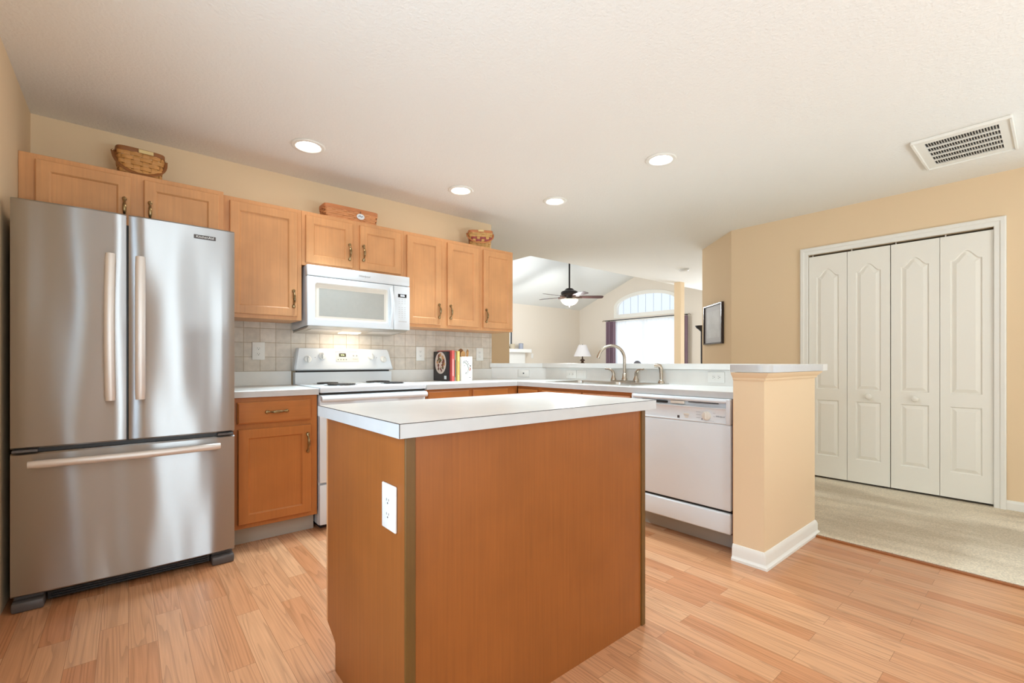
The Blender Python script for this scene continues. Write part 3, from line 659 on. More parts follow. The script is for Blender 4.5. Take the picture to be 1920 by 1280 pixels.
# ------------------------------------------------------------------ over-the-range microwave
T = Thing('microwave', (1.316, 3.5, 1.33), 'white over the range microwave mounted under the short cabinet', 'microwave')
MX0, MX1, MY = 0.934, 1.703, 3.29
m = FY(MY)
body = MB(); body.prism([(MY + 0.035, 1.336), (MY + 0.035, 1.752), (BACK - 0.010, 1.752), (BACK - 0.010, 1.318)], MX0 + 0.004, MX1 - 0.004, m=YZ)
T.part('body', body, M['white'], smooth=False)
T.part('vent_band', MB().box(MX0, MX1, -0.034, 0.004, 1.678, 1.7525, 0.006, 3, m), M['white'])
door = MB()
DX1 = 1.566
t = bmesh.new()
panel_slab(door, MX0, DX1, 1.334, 1.672, 0.0, [], lambda a, n, z: (a, MY - n, z)) if False else None
# door frame with the recessed window surround
def rrect(a0, a1, b0, b1, r, n=5):
    P = []
    for cx, cy, s in ((a1 - r, b1 - r, 0), (a0 + r, b1 - r, 1), (a0 + r, b0 + r, 2), (a1 - r, b0 + r, 3)):
        for k in range(n + 1):
            an = PI / 2 * (s + k / n); P.append((cx + r * math.cos(an), cy + r * math.sin(an)))
    return P
N_ = 24
def ringp(a0, a1, b0, b1, r, n): return [(a, n, z) for a, z in rrect(a0, a1, b0, b1, r)]
rs = [ringp(MX0, DX1, 1.334, 1.674, 0.004, -0.034), ringp(MX0, DX1, 1.334, 1.674, 0.004, 0.0), ringp(MX0 + 0.004, DX1 - 0.004, 1.338, 1.670, 0.004, 0.005),
      ringp(0.986, 1.518, 1.378, 1.633, 0.016, 0.005), ringp(0.996, 1.508, 1.388, 1.622, 0.008, -0.004), ringp(1.015, 1.490, 1.405, 1.596, 0.003, -0.004)]
door.rings(rs[:4], cap=False, m=m)
D = T.part('door', door, M['white'])
sur = MB().rings(rs[3:], cap=False, m=m); T.part('window_surround', sur, M['bisque'], D)
T.part('window', MB().faces([(1.014, -0.0035, 1.404), (1.491, -0.0035, 1.404), (1.491, -0.0035, 1.597), (1.014, -0.0035, 1.597), (1.014, -0.03, 1.404), (1.491, -0.03, 1.404), (1.491, -0.03, 1.597), (1.014, -0.03, 1.597)], [(0, 1, 2, 3), (7, 6, 5, 4), (0, 4, 5, 1), (1, 5, 6, 2), (2, 6, 7, 3), (3, 7, 4, 0)], m), M['glass_grey'], D, smooth=False)
pts = [(1.545, 0.002 + 0.034 * math.sin(PI * k / 16), 1.352 + 0.305 * k / 16) for k in range(17)]
T.part('handle', MB().tube(pts, 0.0135, 12, m, flat=0.8, up=(1, 0, 0)), M['white'], D)
cp = T.part('control_panel', MB().box(1.569, MX1, -0.034, 0.005, 1.334, 1.674, 0.004, 2, m), M['white'])
ds = T.part('display', MB().box(1.602, 1.674, 0.0045, 0.0062, 1.586, 1.612, m=m), M['black'], cp, smooth=False)
T.part('digits', text_mb(MB(), '8:06', 0.021, 1.640, 1.599, 0.0066, 0.0002, m), M['led_white'], cp, smooth=False)
keys = MB()
for r in range(10):
    for c in range(3):
        if r == 3: continue
        keys.box(1.608 + c * 0.024, 1.618 + c * 0.024, 0.0045, 0.0056, 1.570 - r * 0.0155 - 0.002, 1.570 - r * 0.0155 + 0.002, m=m)
keys.box(1.606, 1.676, 0.0045, 0.0056, 1.395, 1.401, m=m)
T.part('keypad', keys, mat('pale key printing', (196, 192, 188), 0.5), cp, smooth=False)
T.part('lettering', text_mb(MB(), 'Whirlpool', 0.021, 1.334, 1.714, 0.0044, 0.0003, m, shear=0.25), M['grey_ink'], smooth=False)
und = MB(); und.prism([(MY + 0.002, 1.333), (BACK - 0.012, 1.315), (BACK - 0.012, 1.300), (MY + 0.05, 1.320)], MX0 + 0.012, MX1 - 0.012, m=YZ)
U = T.part('underside', und, M['steel_plain'], smooth=False)
fl = MB()
def under(a, n, z): return (a, n, 1.3195 - (n - (MY + 0.05)) * 0.0571 - z)
for x0, x1 in ((0.985, 1.20), (1.43, 1.65)): fl.box(x0, x1, MY + 0.08, MY + 0.22, 0.0, 0.002, m=under)
T.part('grease_filter', fl, M['handle_steel'], U, smooth=False)
T.part('lamp_lens', MB().box(1.24, 1.39, MY + 0.20, MY + 0.28, 0.0, 0.003, m=under), emit_mat('lit hood lens', (1.0, 0.9, 0.75), 3.0), U, smooth=False)
l = bpy.data.lights.new('hood_light', 'AREA'); l.shape = 'RECTANGLE'; l.size = 0.3; l.size_y = 0.1; l.energy = 0.9; l.color = (1, 0.90, 0.75)
o = bpy.data.objects.new('hood_light', l); col.objects.link(o); o.location = (1.315, MY + 0.25, 1.298); o.rotation_euler = (R(20), 0, 0)

# ------------------------------------------------------------------ electric range
T = Thing('range', (1.317, 3.35, 0), 'white electric coil stove with clock between the base cabinets', 'stove')
RX0, RX1 = 0.938, 1.698
T.part('body', MB().box(RX0, RX1, 3.062, BACK - 0.012, 0.03, 0.884, 0.003, 1), M['white'])
T.part('plinth', MB().box(RX0 + 0.02, RX1 - 0.02, 3.09, 3.6, 0.0, 0.03), M['dark'], smooth=False)
T.part('cooktop', MB().box(RX0 - 0.002, RX1 + 0.002, 3.018, 3.60, 0.885, 0.923, 0.008, 3), M['white'])
T.part('gap_strip', MB().box(RX0 + 0.004, RX1 - 0.004, 3.034, 3.064, 0.872, 0.885), M['black'], smooth=False)
od = T.part('oven_door', MB().box(RX0, RX1, 3.030, 3.0615, 0.305, 0.871, 0.006, 2), M['white'])
T.part('window', MB().box(1.06, 1.57, 3.0285, 3.034, 0.42, 0.70, 0.004, 1), M['black'], od)
h = MB(); pr = [(3.032, 0.868), (3.004, 0.866), (2.990, 0.856), (2.986, 0.842), (2.992, 0.831), (3.004, 0.828), (3.010, 0.834), (3.032, 0.838)]
h.prism(pr, RX0 + 0.003, RX1 - 0.003, m=YZ); T.part('handle', h, M['white'], od, angle=50)
T.part('storage_drawer', MB().box(RX0, RX1, 3.030, 3.0615, 0.035, 0.292, 0.006, 2), M['white'])
# backguard: riser, dark slot, overhanging control panel with slanted ends
bgd = MB(); bgd.prism([(3.60, 0.905), (3.60, 1.006), (BACK - 0.024, 1.006), (BACK - 0.024, 0.905)], RX0 + 0.002, RX1 - 0.002, m=YZ)
T.part('riser', bgd, M['white'], smooth=False)
T.part('slot', MB().box(RX0 + 0.02, RX1 - 0.02, 3.612, BACK - 0.03, 1.006, 1.020), M['black'], smooth=False)
pn = MB()
prof = [(3.590, 1.021), (3.578, 1.030), (3.586, 1.046), (3.612, 1.170), (3.622, 1.186), (3.640, 1.190), (BACK - 0.010, 1.190), (BACK - 0.010, 1.021)]
rings = []
for x, sx in ((RX0 - 0.006, 0), (RX0 + 0.004, 1), (RX1 - 0.004, 1), (RX1 + 0.006, 0)):
    ring = []
    for y, z in prof:
        lean = 0.030 * max(0, (z - 1.03) / 0.16) ** 1.6
        ring.append((x + (lean if x < 1.3 else -lean), y + (0.012 if sx == 0 and y < 3.65 else 0), z - (0.006 if sx == 0 and z > 1.18 else 0)))
    rings.append(ring)
pn.rings(rings); P = T.part('control_panel', pn, M['white'], angle=25)
def bgm(a, n, z):       # on the slanted front of the backguard
    return (a, 3.586 + (z - 1.046) * (0.026 / 0.124) - n, z)
for x, z in ((1.025, 1.105), (1.133, 1.130), (1.518, 1.129), (1.622, 1.106)):
    kb = MB().lathe([(0.027, 0.0), (0.027, 0.005), (0.023, 0.009), (0.021, 0.012), (0.0, 0.012)], (x, 0, z), 'y', 20, lambda a, n, zz: bgm(a, n, zz))
    kb.box(x - 0.006, x + 0.006, 0.010, 0.030, z - 0.024, z + 0.024, 0.003, 2, bgm)
    k_ = T.part('knob', kb, M['white_matte'], P)
    T.part('pointer', MB().box(x - 0.0012, x + 0.0012, 0.0300, 0.0306, z + 0.008, z + 0.022, m=bgm), M['grey_ink'], k_, smooth=False)
T.part('clock_panel', MB().box(1.235, 1.416, 0.0, 0.0025, 1.086, 1.161, 0.001, 1, bgm), M['bisque'], P)
T.part('display', MB().box(1.260, 1.313, 0.0025, 0.004, 1.124, 1.151, m=bgm), mat('dark green display', (70, 66, 48), 0.3), P, smooth=False)
T.part('digits', text_mb(MB(), '8:56', 0.017, 1.2865, 1.1375, 0.0043, 0.0002, bgm), M['led_green'], P, smooth=False)
kk = MB()
for k in range(4): kk.box(1.246 + k * 0.021, 1.256 + k * 0.021, 0.0025, 0.0032, 1.098, 1.106, m=bgm)
for k in range(2): kk.box(1.368 + k * 0.026, 1.378 + k * 0.026, 0.0025, 0.0032, 1.128, 1.138, m=bgm)
kk.box(1.234, 1.404, 0.0005, 0.003, 1.1615, 1.1645, m=bgm)
for x in (1.08, 1.565): kk.lathe([(0.003, 0.0), (0.003, 0.0012), (0, 0.0012)], (x, 0, 1.118), 'y', 10, bgm)
T.part('markings', kk, M['grey_ink'], P, smooth=False)
T.part('lettering', text_mb(MB(), 'Whirlpool', 0.010, 1.384, 1.106, 0.0029, 0.0002, bgm, shear=0.25), M['grey_ink'], P, smooth=False)
for x, y, r in ((1.115, 3.435, 0.078), (1.125, 3.180, 0.098), (1.500, 3.435, 0.098), (1.510, 3.180, 0.078)):
    bw = T.part('drip_pan', MB().lathe([(r + 0.014, 0.9228), (r + 0.014, 0.9262), (r + 0.004, 0.9262), (r * 0.7, 0.918), (r * 0.2, 0.914), (0, 0.914)], (x, y, 0), n=36), M['chrome'])
    pts = []; turns = 4.25
    for k in range(int(turns * 26) + 1):
        a = 2 * PI * k / 26; rr = 0.018 + (r - 0.018) * (k / (turns * 26)); pts.append((x + rr * math.cos(a), y + rr * math.sin(a), 0.9298))
    T.part('coil', MB().tube(pts, 0.0042, 6), M['coil'], bw)

# ------------------------------------------------------------------ dishwasher
T = Thing('dishwasher', (2.60, 1.495, 0), 'white built in dishwasher under the peninsula countertop', 'dishwasher')
DX = 2.590; m = FX(DX); D0, D1 = 1.172, 1.826
T.part('tub', MB().box(2.625, 3.18, D0 + 0.004, D1 - 0.004, 0.10, 0.868), M['fridge_grey'], smooth=False)
cp = MB(); pf = [(-0.034, 0.728), (0.004, 0.728), (0.010, 0.734), (0.004, 0.742), (0.004, 0.806), (0.008, 0.812), (0.012, 0.816), (0.012, 0.818), (-0.014, 0.826), (-0.014, 0.846), (0.012, 0.852), (0.016, 0.860), (0.012, 0.870), (-0.002, 0.874), (-0.034, 0.874)]
cp.prism([(n, z) for n, z in pf], D0 + 0.024, D1 - 0.010, m=lambda a, n, z: m(z, a, n))
C_ = T.part('control_panel', cp, M['white'], angle=40)
for y0, y1 in ((D0, D0 + 0.026), (D1 - 0.012, D1)): T.part('panel_end', MB().box(y0, y1, -0.034, 0.017, 0.728, 0.875, 0.007, 3, m), M['white'], C_)
T.part('door', MB().box(D0 + 0.001, D1 - 0.001, -0.034, 0.008, 0.243, 0.7275, 0.008, 3, m), M['white'])
T.part('lower_panel', MB().box(D0 + 0.001, D1 - 0.001, -0.034, 0.012, 0.112, 0.229, 0.010, 3, m), M['white'])
T.part('gap_strip', MB().box(D0 + 0.004, D1 - 0.004, -0.034, -0.012, 0.226, 0.245, m=m), M['dark'], smooth=False)
T.part('toe_kick', MB().box(D0 + 0.001, D1 - 0.001, -0.125, -0.105, 0.0, 0.11, m=m), M['toe'], smooth=False)
T.part('vent_slot', MB().box(1.575, 1.765, -0.0135, -0.006, 0.828, 0.841, m=m), M['dark'], C_, smooth=False)
T.part('vent_slot', MB().box(1.243, 1.424, 0.003, 0.0125, 0.8425, 0.8465, m=m), M['dark'], C_, smooth=False)
T.part('latch', MB().box(1.455, 1.548, -0.014, 0.006, 0.828, 0.847, 0.005, 2, m), M['bisque'], C_)
kb = MB().lathe([(0.026, 0.0), (0.026, 0.006), (0.024, 0.014), (0.020, 0.016), (0.0, 0.016)], (1.313, 0.004, 0.770), 'y', 24, m)
kb.box(1.307, 1.319, 0.018, 0.026, 0.750, 0.790, 0.003, 1, m)
T.part('knob', kb, M['bisque'], C_)
T.part('button', MB().box(1.422, 1.456, 0.004, 0.009, 0.762, 0.776, 0.003, 2, m).box(1.428, 1.450, 0.004, 0.0055, 0.748, 0.757, 0, 1, m), M['bisque'], C_)
T.part('emblem', MB().box(1.485, 1.500, 0.004, 0.0048, 0.742, 0.758, m=m), M['dark_ink'], C_, smooth=False)
mk = MB()
for k in range(3): mk.box(1.352, 1.378, 0.004, 0.0046, 0.788 - k * 0.017, 0.7895 - k * 0.017, m=m)
for k in range(2): mk.box(1.262, 1.276, 0.004, 0.0046, 0.786 - k * 0.018, 0.7875 - k * 0.018, m=m)
mk.box(1.270, 1.300, 0.004, 0.0046, 0.7405, 0.742, m=m)
mk.box(1.338, 1.346, 0.004, 0.0046, 0.744, 0.752, m=m)
T.part('markings', mk, M['grey_ink'], C_, smooth=False)
T.part('lettering', text_mb(MB(), 'Whirlpool', 0.0125, 1.234, 0.771, 0.0044, 0.0002, m, shear=0.25, flip=-1), M['dark_ink'], C_, smooth=False)

# ------------------------------------------------------------------ sink, faucet, sprayer
T = Thing('sink', (2.93, 2.345, 0.914), 'stainless double bowl sink set in the peninsula countertop', 'sink')
b1 = rrect(2.735, 3.085, 2.365, 2.735, 0.05); b2 = rrect(2.735, 3.085, 1.955, 2.325, 0.05)
T.part('rim', MB().prism(rrect(2.690, 3.185, 1.905, 2.785, 0.03), 0.9145, 0.9195, [b1, b2]), M['steel_plain'], smooth=False)
for y0, y1 in ((2.365, 2.735), (1.955, 2.325)):
    R0 = lambda d, z, r: [(a, b, z) for a, b in rrect(2.735 + d, 3.085 - d, y0 + d, y1 - d, r)]
    bs = T.part('bowl', MB().rings([R0(0, 0.9190, 0.05), R0(0.002, 0.905, 0.05), R0(0.008, 0.76, 0.05), R0(0.03, 0.735, 0.04), R0(0.032, 0.732, 0.04), R0(0.006, 0.757, 0.05), R0(-0.002, 0.905, 0.05), R0(-0.002, 0.9140, 0.05)], cap=False, loop=False).faces(R0(0.03, 0.735, 0.04), [list(range(24))]), M['steel_plain'])
    T.part('strainer', MB().lathe([(0.045, 0.7355), (0.045, 0.740), (0.036, 0.741), (0.030, 0.737), (0.0, 0.737)], (2.91, (y0 + y1) / 2, 0), n=24), M['chrome'], bs)
T = Thing('faucet', (3.135, 2.292, 0.9195), 'brushed nickel gooseneck faucet with two lever handles', 'faucet')
T.part('base_plate', MB().prism(rrect(3.112, 3.158, 2.292 - 0.135, 2.292 + 0.135, 0.02), 0.9196, 0.932), M['nickel'])
sp = MB(); base = Vector((3.135, 2.292, 0)); dr_ = Vector((-0.86, 0.51, 0)).normalized()
sp.lathe([(0.023, 0.932), (0.023, 0.945), (0.018, 0.955), (0.018, 0.985), (0.0145, 0.99)], (3.135, 2.292, 0), n=20)
pts = [(3.135, 2.292, 0.95), (3.135, 2.292, 1.03), (3.135, 2.292, 1.09)]
Rr = 0.112
for k in range(1, 19):
    a = PI * 0.915 * k / 18; q = base + dr_ * (Rr - Rr * math.cos(a)); pts.append((q.x, q.y, 1.105 + Rr * math.sin(a)))
sp.tube(pts, 0.0125, 14)
q = Vector(pts[-1]); dv = (Vector(pts[-1]) - Vector(pts[-2])).normalized()
sp.tube([tuple(q - dv * 0.004), tuple(q + dv * 0.022)], [0.0150, 0.0145], 14)
T.part('spout', sp, M['nickel'])
for s in (1, -1):
    y = 2.292 + s * 0.112
    hb = MB().lathe([(0.024, 0.931), (0.024, 0.938), (0.016, 0.956), (0.0135, 0.97)], (3.135, y, 0), n=18)
    hb.tube([(3.135, y, 0.955), (3.135, y, 0.985), (3.133, y + s * 0.006, 1.003), (3.130, y + s * 0.022, 1.018), (3.128, y + s * 0.045, 1.0245), (3.126, y + s * 0.066, 1.023), (3.126, y + s * 0.080, 1.027)], [0.0135, 0.014, 0.0128, 0.0095, 0.0068, 0.006, 0.0068], 12)
    T.part('lever_handle', hb, M['nickel'])
T = Thing('side_sprayer', (3.135, 1.952, 0.9195), 'brushed nickel side sprayer right of the faucet', 'sprayer')
T.part('holder', MB().lathe([(0.026, 0.9196), (0.026, 0.926), (0.017, 0.944), (0.015, 0.946)], (3.135, 1.952, 0), n=18), M['nickel'])
T.part('spray_head', MB().tube([(3.135, 1.952, 0.944), (3.135, 1.952, 0.99), (3.134, 1.953, 1.03), (3.128, 1.962, 1.052), (3.118, 1.978, 1.058), (3.106, 1.995, 1.056)], [0.0135, 0.0145, 0.016, 0.0165, 0.0155, 0.0165], 14), M['nickel'])

# ------------------------------------------------------------------ outlets and switches
def outlet(label, mp, a, z, w, h, kind='duplex', horiz=False, name='outlet', group=None, mt=None):
    base = mp(a, 0, z)
    T = Thing(name, base, label, 'outlet' if kind in ('duplex', 'jack') else 'switch', group)
    pl = T.part('cover_plate', MB().box(a - w / 2, a + w / 2, 0.0004, 0.007, z - h / 2, z + h / 2, 0.004, 2, mp), mt or M['white_matte'])
    if kind == 'duplex':
        for s in (-1, 1):
            ca, cz = (a + s * 0.0195, z) if horiz else (a, z + s * 0.0195)
            hw, hh = (0.0135, 0.0165) if horiz else (0.0165, 0.0135)
            sk = T.part('socket', MB().box(ca - hw, ca + hw, 0.006, 0.0086, cz - hh, cz + hh, 0.006, 2, mp), mt or M['white_matte'])
            sl = MB()
            for d in (-0.0063, 0.0063):
                if horiz: sl.box(ca - 0.002, ca + 0.0045, 0.0085, 0.0089, cz + d - 0.0012, cz + d + 0.0012, m=mp)
                else: sl.box(ca + d - 0.0012, ca + d + 0.0012, 0.0085, 0.0089, cz - 0.002, cz + 0.0045, m=mp)
            if horiz: sl.lathe([(0.0026, 0.0085), (0.0026, 0.0089), (0, 0.0089)], (ca - 0.008, 0, cz), 'y', 10, mp)
            else: sl.lathe([(0.0026, 0.0085), (0.0026, 0.0089), (0, 0.0089)], (ca, 0, cz - 0.008), 'y', 10, mp)
            T.part('slot', sl, M['dark'], sk, smooth=False)
    elif kind == 'jack':
        T.part('jack', MB().box(a - 0.007, a + 0.007, 0.0068, 0.0078, z - 0.006, z + 0.006, m=mp), M['black'], pl, smooth=False)
    else:
        T.part('rocker', MB().box(a - (0.033 if horiz else 0.0165), a + (0.033 if horiz else 0.0165), 0.006, 0.0088, z - (0.0165 if horiz else 0.033), z + (0.0165 if horiz else 0.033), 0.002, 1, mp), mt or M['white_matte'])
    return T
TM = FY(BACK - 0.008)
outlet('white duplex outlet on the tile between refrigerator and stove', TM, 0.714, 1.162, 0.082, 0.126, group='backsplash outlets')
outlet('white duplex outlet on the tile between stove and cookbooks', TM, 2.010, 1.158, 0.083, 0.126, group='backsplash outlets')
outlet('white duplex outlet on the tile right of the utensil crock', TM, 2.668, 1.159, 0.084, 0.126, group='backsplash outlets')
BM = FX(3.196)
outlet('white double outlet left of the blank switch behind the sink', BM, 2.937, 0.970, 0.122, 0.076, horiz=True, group='bar outlets')
outlet('white rocker switch plate left of the faucet', BM, 2.810, 0.970, 0.124, 0.076, kind='rocker', horiz=True, name='switch_plate')
outlet('white double outlet at the right end of the bar splash', BM, 1.552, 0.975, 0.122, 0.076, horiz=True, group='bar outlets')
td = Vector((0.39, -0.40)).normalized(); DM = FR((2.812, 3.674), (td.x, td.y), (-abs(td.y), -abs(td.x)))
outlet('white phone jack plate on the angled corner splash', DM, 0.325, 0.970, 0.114, 0.072, kind='jack', name='wall_jack')
outlet('large white outlet on the side of the kitchen island', FX(0.556), 1.186, 0.684, 0.086, 0.126, group=None)
# ------------------------------------------------------------------ baskets
def superrect(a, b, n, p=5.0):
    P = []
    for k in range(n):
        t = 2 * PI * (k + 0.5) / n; c, s = math.cos(t), math.sin(t)
        P.append((a * math.copysign(abs(c) ** (2 / p), c), b * math.copysign(abs(s) ** (2 / p), s)))
    # resample evenly
    Q = P + [P[0]]; L = [0]
    for u, v in zip(Q, Q[1:]): L.append(L[-1] + math.dist(u, v))
    out = []
    for k in range(n):
        d = L[-1] * k / n
        i = max(j for j in range(n) if L[j] <= d); f = (d - L[i]) / max(1e-9, L[i + 1] - L[i])
        out.append((Q[i][0] + f * (Q[i + 1][0] - Q[i][0]), Q[i][1] + f * (Q[i + 1][1] - Q[i][1])))
    return out
AMP = 0.0045
def basket(name, label, loc, rz, a, b, h, taper, rows, staves, splint, rim_m, accent=None, handle=None, plate=None, rimh=0.022, p=5.0):
    T = Thing(name, loc, label, 'basket', 'woven baskets on the cabinets')
    T.o.rotation_euler = (0, 0, rz); T.loc = (0, 0, 0)
    n = staves * 6
    def out(u, v):
        return superrect(a * (1 - taper * (1 - v)), b * (1 - taper * (1 - v)), n, p)
    def weave(r0, r1, mt, nm):
        mb = MB(); amp = AMP
        for r in range(r0, r1):
            rings = []
            for v, off in ((r / rows + 0.008, -0.0012), (r / rows + 0.10 / rows, 0.0012), ((r + 0.9) / rows, 0.0012), ((r + 1) / rows - 0.008, -0.0012)):
                P = out(0, v); ring = []
                for k, (x, y) in enumerate(P):
                    d = math.hypot(x, y); o = amp * math.cos(PI * k / 6 + PI * r) + off
                    ring.append((x * (1 + o / d), y * (1 + o / d), 0.004 + v * (h - rimh)))
                rings.append(ring)
            mb.rings(rings, cap=False)
        return T.part(nm, mb, mt)
    if accent:
        weave(0, accent[0], splint, 'weave'); weave(accent[0], accent[1], accent[2], 'weave_band'); weave(accent[1], rows, splint, 'weave')
    else: weave(0, rows, splint, 'weave')
    st = MB()
    for k in range(staves):
        rings = []
        for i in range(rows * 4 + 1):
            v = i / (rows * 4); P = out(0, v); cidx = k * 6; x, y = P[cidx]; x0, y0 = P[cidx - 2]; x1, y1 = P[(cidx + 2) % n]
            d = math.hypot(x, y); o = -0.0036 * math.cos(PI * cidx / 6 + PI * (v * rows - 0.5)) * 1.0
            z = 0.004 + v * (h - rimh)
            rings.append([(x0 * (1 + o / d), y0 * (1 + o / d), z), (x * (1 + (o + .0012) / d), y * (1 + (o + .0012) / d), z), (x1 * (1 + o / d), y1 * (1 + o / d), z), (x * (1 + (o - .0012) / d), y * (1 + (o - .0012) / d), z)])
        st.rings(rings)
    T.part('stave', st, splint)
    tag(T.o)
    T.part('bottom', MB().rings([[(x * .97, y * .97, 0.0) for x, y in out(0, 0)], [(x * .97, y * .97, 0.006) for x, y in out(0, 0)]]), splint)
    P = out(0, 1)
    def lp(o, z): return [(x * (1 + o / math.hypot(x, y)), y * (1 + o / math.hypot(x, y)), z) for x, y in P]
    T.part('rim', MB().rings([lp(0.005, h - rimh), lp(0.0065, h - rimh * .5), lp(0.005, h), lp(-0.004, h), lp(-0.006, h - rimh * .5), lp(-0.004, h - rimh)], cap=False, loop=True), rim_m)
    if handle:
        w, drop, fw = handle; mb = MB(); pts = []
        for k in range(25):
            t = PI * k / 24; s = math.sin(t) ** 0.75 if 0 < k < 24 else 0
            pts.append(((a + 0.012) * math.cos(t) * (1 - 0.06 * s), -(b * fw) * s, h - rimh * 0.5 - drop * s))
        mb.tube(pts, w, 8, flat=0.28, up=(1, 0, 0))
        T.part('handle', mb, rim_m)
        for s in (-1, 1): T.part('rivet', MB().lathe([(0.006, 0), (0.006, 0.003), (0, 0.004)], (0, 0, 0), 'z', 10, lambda x, y, z, s=s: (s * (a + 0.0125 + z), x, h - rimh * .5 + y)), M['brass'])
    if plate:
        px, pz, pw, ph, kind = plate
        yy = -b * 1.0 - 0.0095
        if kind == 'rect': T.part('name_plate', MB().box(px - pw, px + pw, yy - 0.002, yy + 0.004, pz - ph, pz + ph, 0.001, 1), mat('pale brass plate', (222, 196, 138), 0.4, metal=0.2))
        else:
            P_ = [(px + pw * math.cos(2 * PI * k / 24), pz + ph * math.sin(2 * PI * k / 24)) for k in range(24)]
            tg_ = T.part('tie_on_tag', MB().rings([[(x, yy - 0.001, z) for x, z in P_], [(x, yy - 0.006, z) for x, z in P_]]), M['white'])
            T.part('tag_picture', MB().tube([(px - pw * .55, yy - 0.0063, pz - ph * .1), (px - pw * .15, yy - 0.0066, pz + ph * .35), (px + pw * .1, yy - 0.0066, pz - ph * .1), (px + pw * .55, yy - 0.0063, pz + ph * .2)], 0.003, 6), mat('grey blue tag print', (120, 124, 140), 0.5), tg_)
            T.part('tie', MB().tube([(px, yy - 0.004, pz + ph * .8), (px, yy - 0.004, pz + ph + 0.02)], 0.0015, 6), M['dark'], tg_)
    return T
spl = wood_mat('tan basket splint', (200, 142, 78), 0.55, 0.12, 0.14, axis='x'); spl_red = wood_mat('reddish basket splint', (204, 138, 88), 0.55, 0.12, 0.14, axis='x')
spl_lt = wood_mat('light basket splint', (202, 156, 92), 0.55, 0.12, 0.12, axis='x')
rim1 = wood_mat('dark basket rim', (146, 92, 50), 0.5, 0.1, 0.1, axis='x'); rim2 = wood_mat('reddish basket rim', (190, 120, 74), 0.5, 0.1, 0.1, axis='x')
acc = mat('brick red splint', (150, 62, 58), 0.55)
basket('basket', 'brown woven basket with dark dropped handle above the refrigerator', (0.052, 3.47, 2.1345), R(4), 0.108, 0.082, 0.172, 0.15, 6, 16, spl, rim1, handle=(0.011, 0.135, 1.12), plate=(0.02, 0.158, 0.034, 0.010, 'rect'), rimh=0.024)
basket('basket', 'long low reddish basket with white oval tag above the microwave', (1.285, 3.46, 2.1345), 0, 0.198, 0.075, 0.100, 0.05, 5, 24, spl_red, rim2, plate=(0.055, 0.042, 0.030, 0.021, 'oval'), rimh=0.028, p=9.0)
basket('basket', 'small tapered basket with red woven band at the open end', (2.535, 3.49, 2.1345), R(-30), 0.112, 0.085, 0.165, 0.24, 7, 16, spl_lt, rim2, accent=(3, 5, acc), handle=(0.009, 0.105, 1.15), plate=(0.0, 0.157, 0.026, 0.008, 'rect'), rimh=0.022)
# folded cloth edge showing over the long basket's rim
T = Thing('basket_cloth', (1.285, 3.46, 2.21), 'cream cloth liner peeking over the rim of the long basket', 'cloth')
rng = random.Random(3); pts = []
for k in range(30):
    x = 1.105 + 0.125 * k / 29; pts.append((x, 3.405 + 0.004 * rng.uniform(-1, 1), 2.232 + 0.005 * rng.uniform(-1, 1)))
T.part('liner', MB().tube(pts, 0.0055, 8), mat('cream cotton', (236, 222, 200), 0.9))

# ------------------------------------------------------------------ cookbooks and utensil crock
paper = mat('book paper', (232, 222, 204), 0.8)
def book(label, x0, x1, y0, y1, h, cover, cat='book'):
    T = Thing('cookbook', ((x0 + x1) / 2, (y0 + y1) / 2, 0.9145), label, cat, 'cookbooks on the counter')
    z0, z1 = 0.9148, 0.9148 + h; c = 0.0022
    cv = MB(); cv.box(x0, x0 + c, y0, y1, z0, z1).box(x1 - c, x1, y0, y1, z0, z1).box(x0, x1, y0, y0 + c, z0, z1)
    k = T.part('cover', cv, cover, smooth=False)
    T.part('pages', MB().box(x0 + c, x1 - c, y0 + c, y1 - 0.005, z0 + 0.003, z1 - 0.004), paper, smooth=False)
    return T, k
T, k = book('black cookbook with an oval plate of food on its cover', 2.135, 2.160, 3.425, 3.658, 0.262, mat('black book cover', (46, 38, 38), 0.35))
CMx = FX(2.135)
ell = lambda ra, rz_, n=36: [(3.537 + ra * math.cos(2 * PI * i / n), 1.075 + rz_ * math.sin(2 * PI * i / n)) for i in range(n)]
T.part('plate_picture', MB().prism(ell(0.094, 0.098), 0.0004, 0.0008, m=lambda a, n, z: CMx(a, z, n)), mat('cream plate print', (226, 208, 196), 0.5), k, smooth=False)
rng = random.Random(11)
for nm, rgb, cnt in (('food_picture', (126, 66, 44), 16), ('food_picture', (96, 92, 48), 9), ('food_picture', (206, 150, 96), 9)):
    mb = MB()
    for i in range(cnt):
        aa, rr = rng.uniform(0, 2 * PI), math.sqrt(rng.uniform(0, 0.75)); ca, cz = 3.537 + 0.08 * rr * math.cos(aa), 1.075 + 0.084 * rr * math.sin(aa); s = rng.uniform(0.008, 0.02)
        P_ = [(ca + s * rng.uniform(.7, 1.2) * math.cos(2 * PI * j / 8), cz + s * rng.uniform(.7, 1.2) * math.sin(2 * PI * j / 8)) for j in range(8)]
        mb.faces([CMx(a, 0.0009 + 0.00002 * i, z) for a, z in P_], [list(range(8))])
    T.part(nm, mb, mat('food print', rgb, 0.5), k, smooth=False)
T.part('price_label', MB().box(3.438, 3.475, 0.0004, 0.0008, 0.932, 0.962, m=CMx), M['white'], k, smooth=False)
T, k = book('red spined cookbook between black and grey cookbooks', 2.162, 2.196, 3.400, 3.640, 0.270, mat('coral red book cover', (214, 92, 84), 0.4))
T.part('spine_lettering', MB().box(2.174, 2.184, 3.3992, 3.4000, 0.96, 1.11), mat('pink spine print', (236, 176, 168), 0.5), k, smooth=False)
T, k = book('thin grey and white cookbook beside the red one', 2.198, 2.216, 3.410, 3.630, 0.258, mat('grey book cover', (176, 172, 160), 0.45))
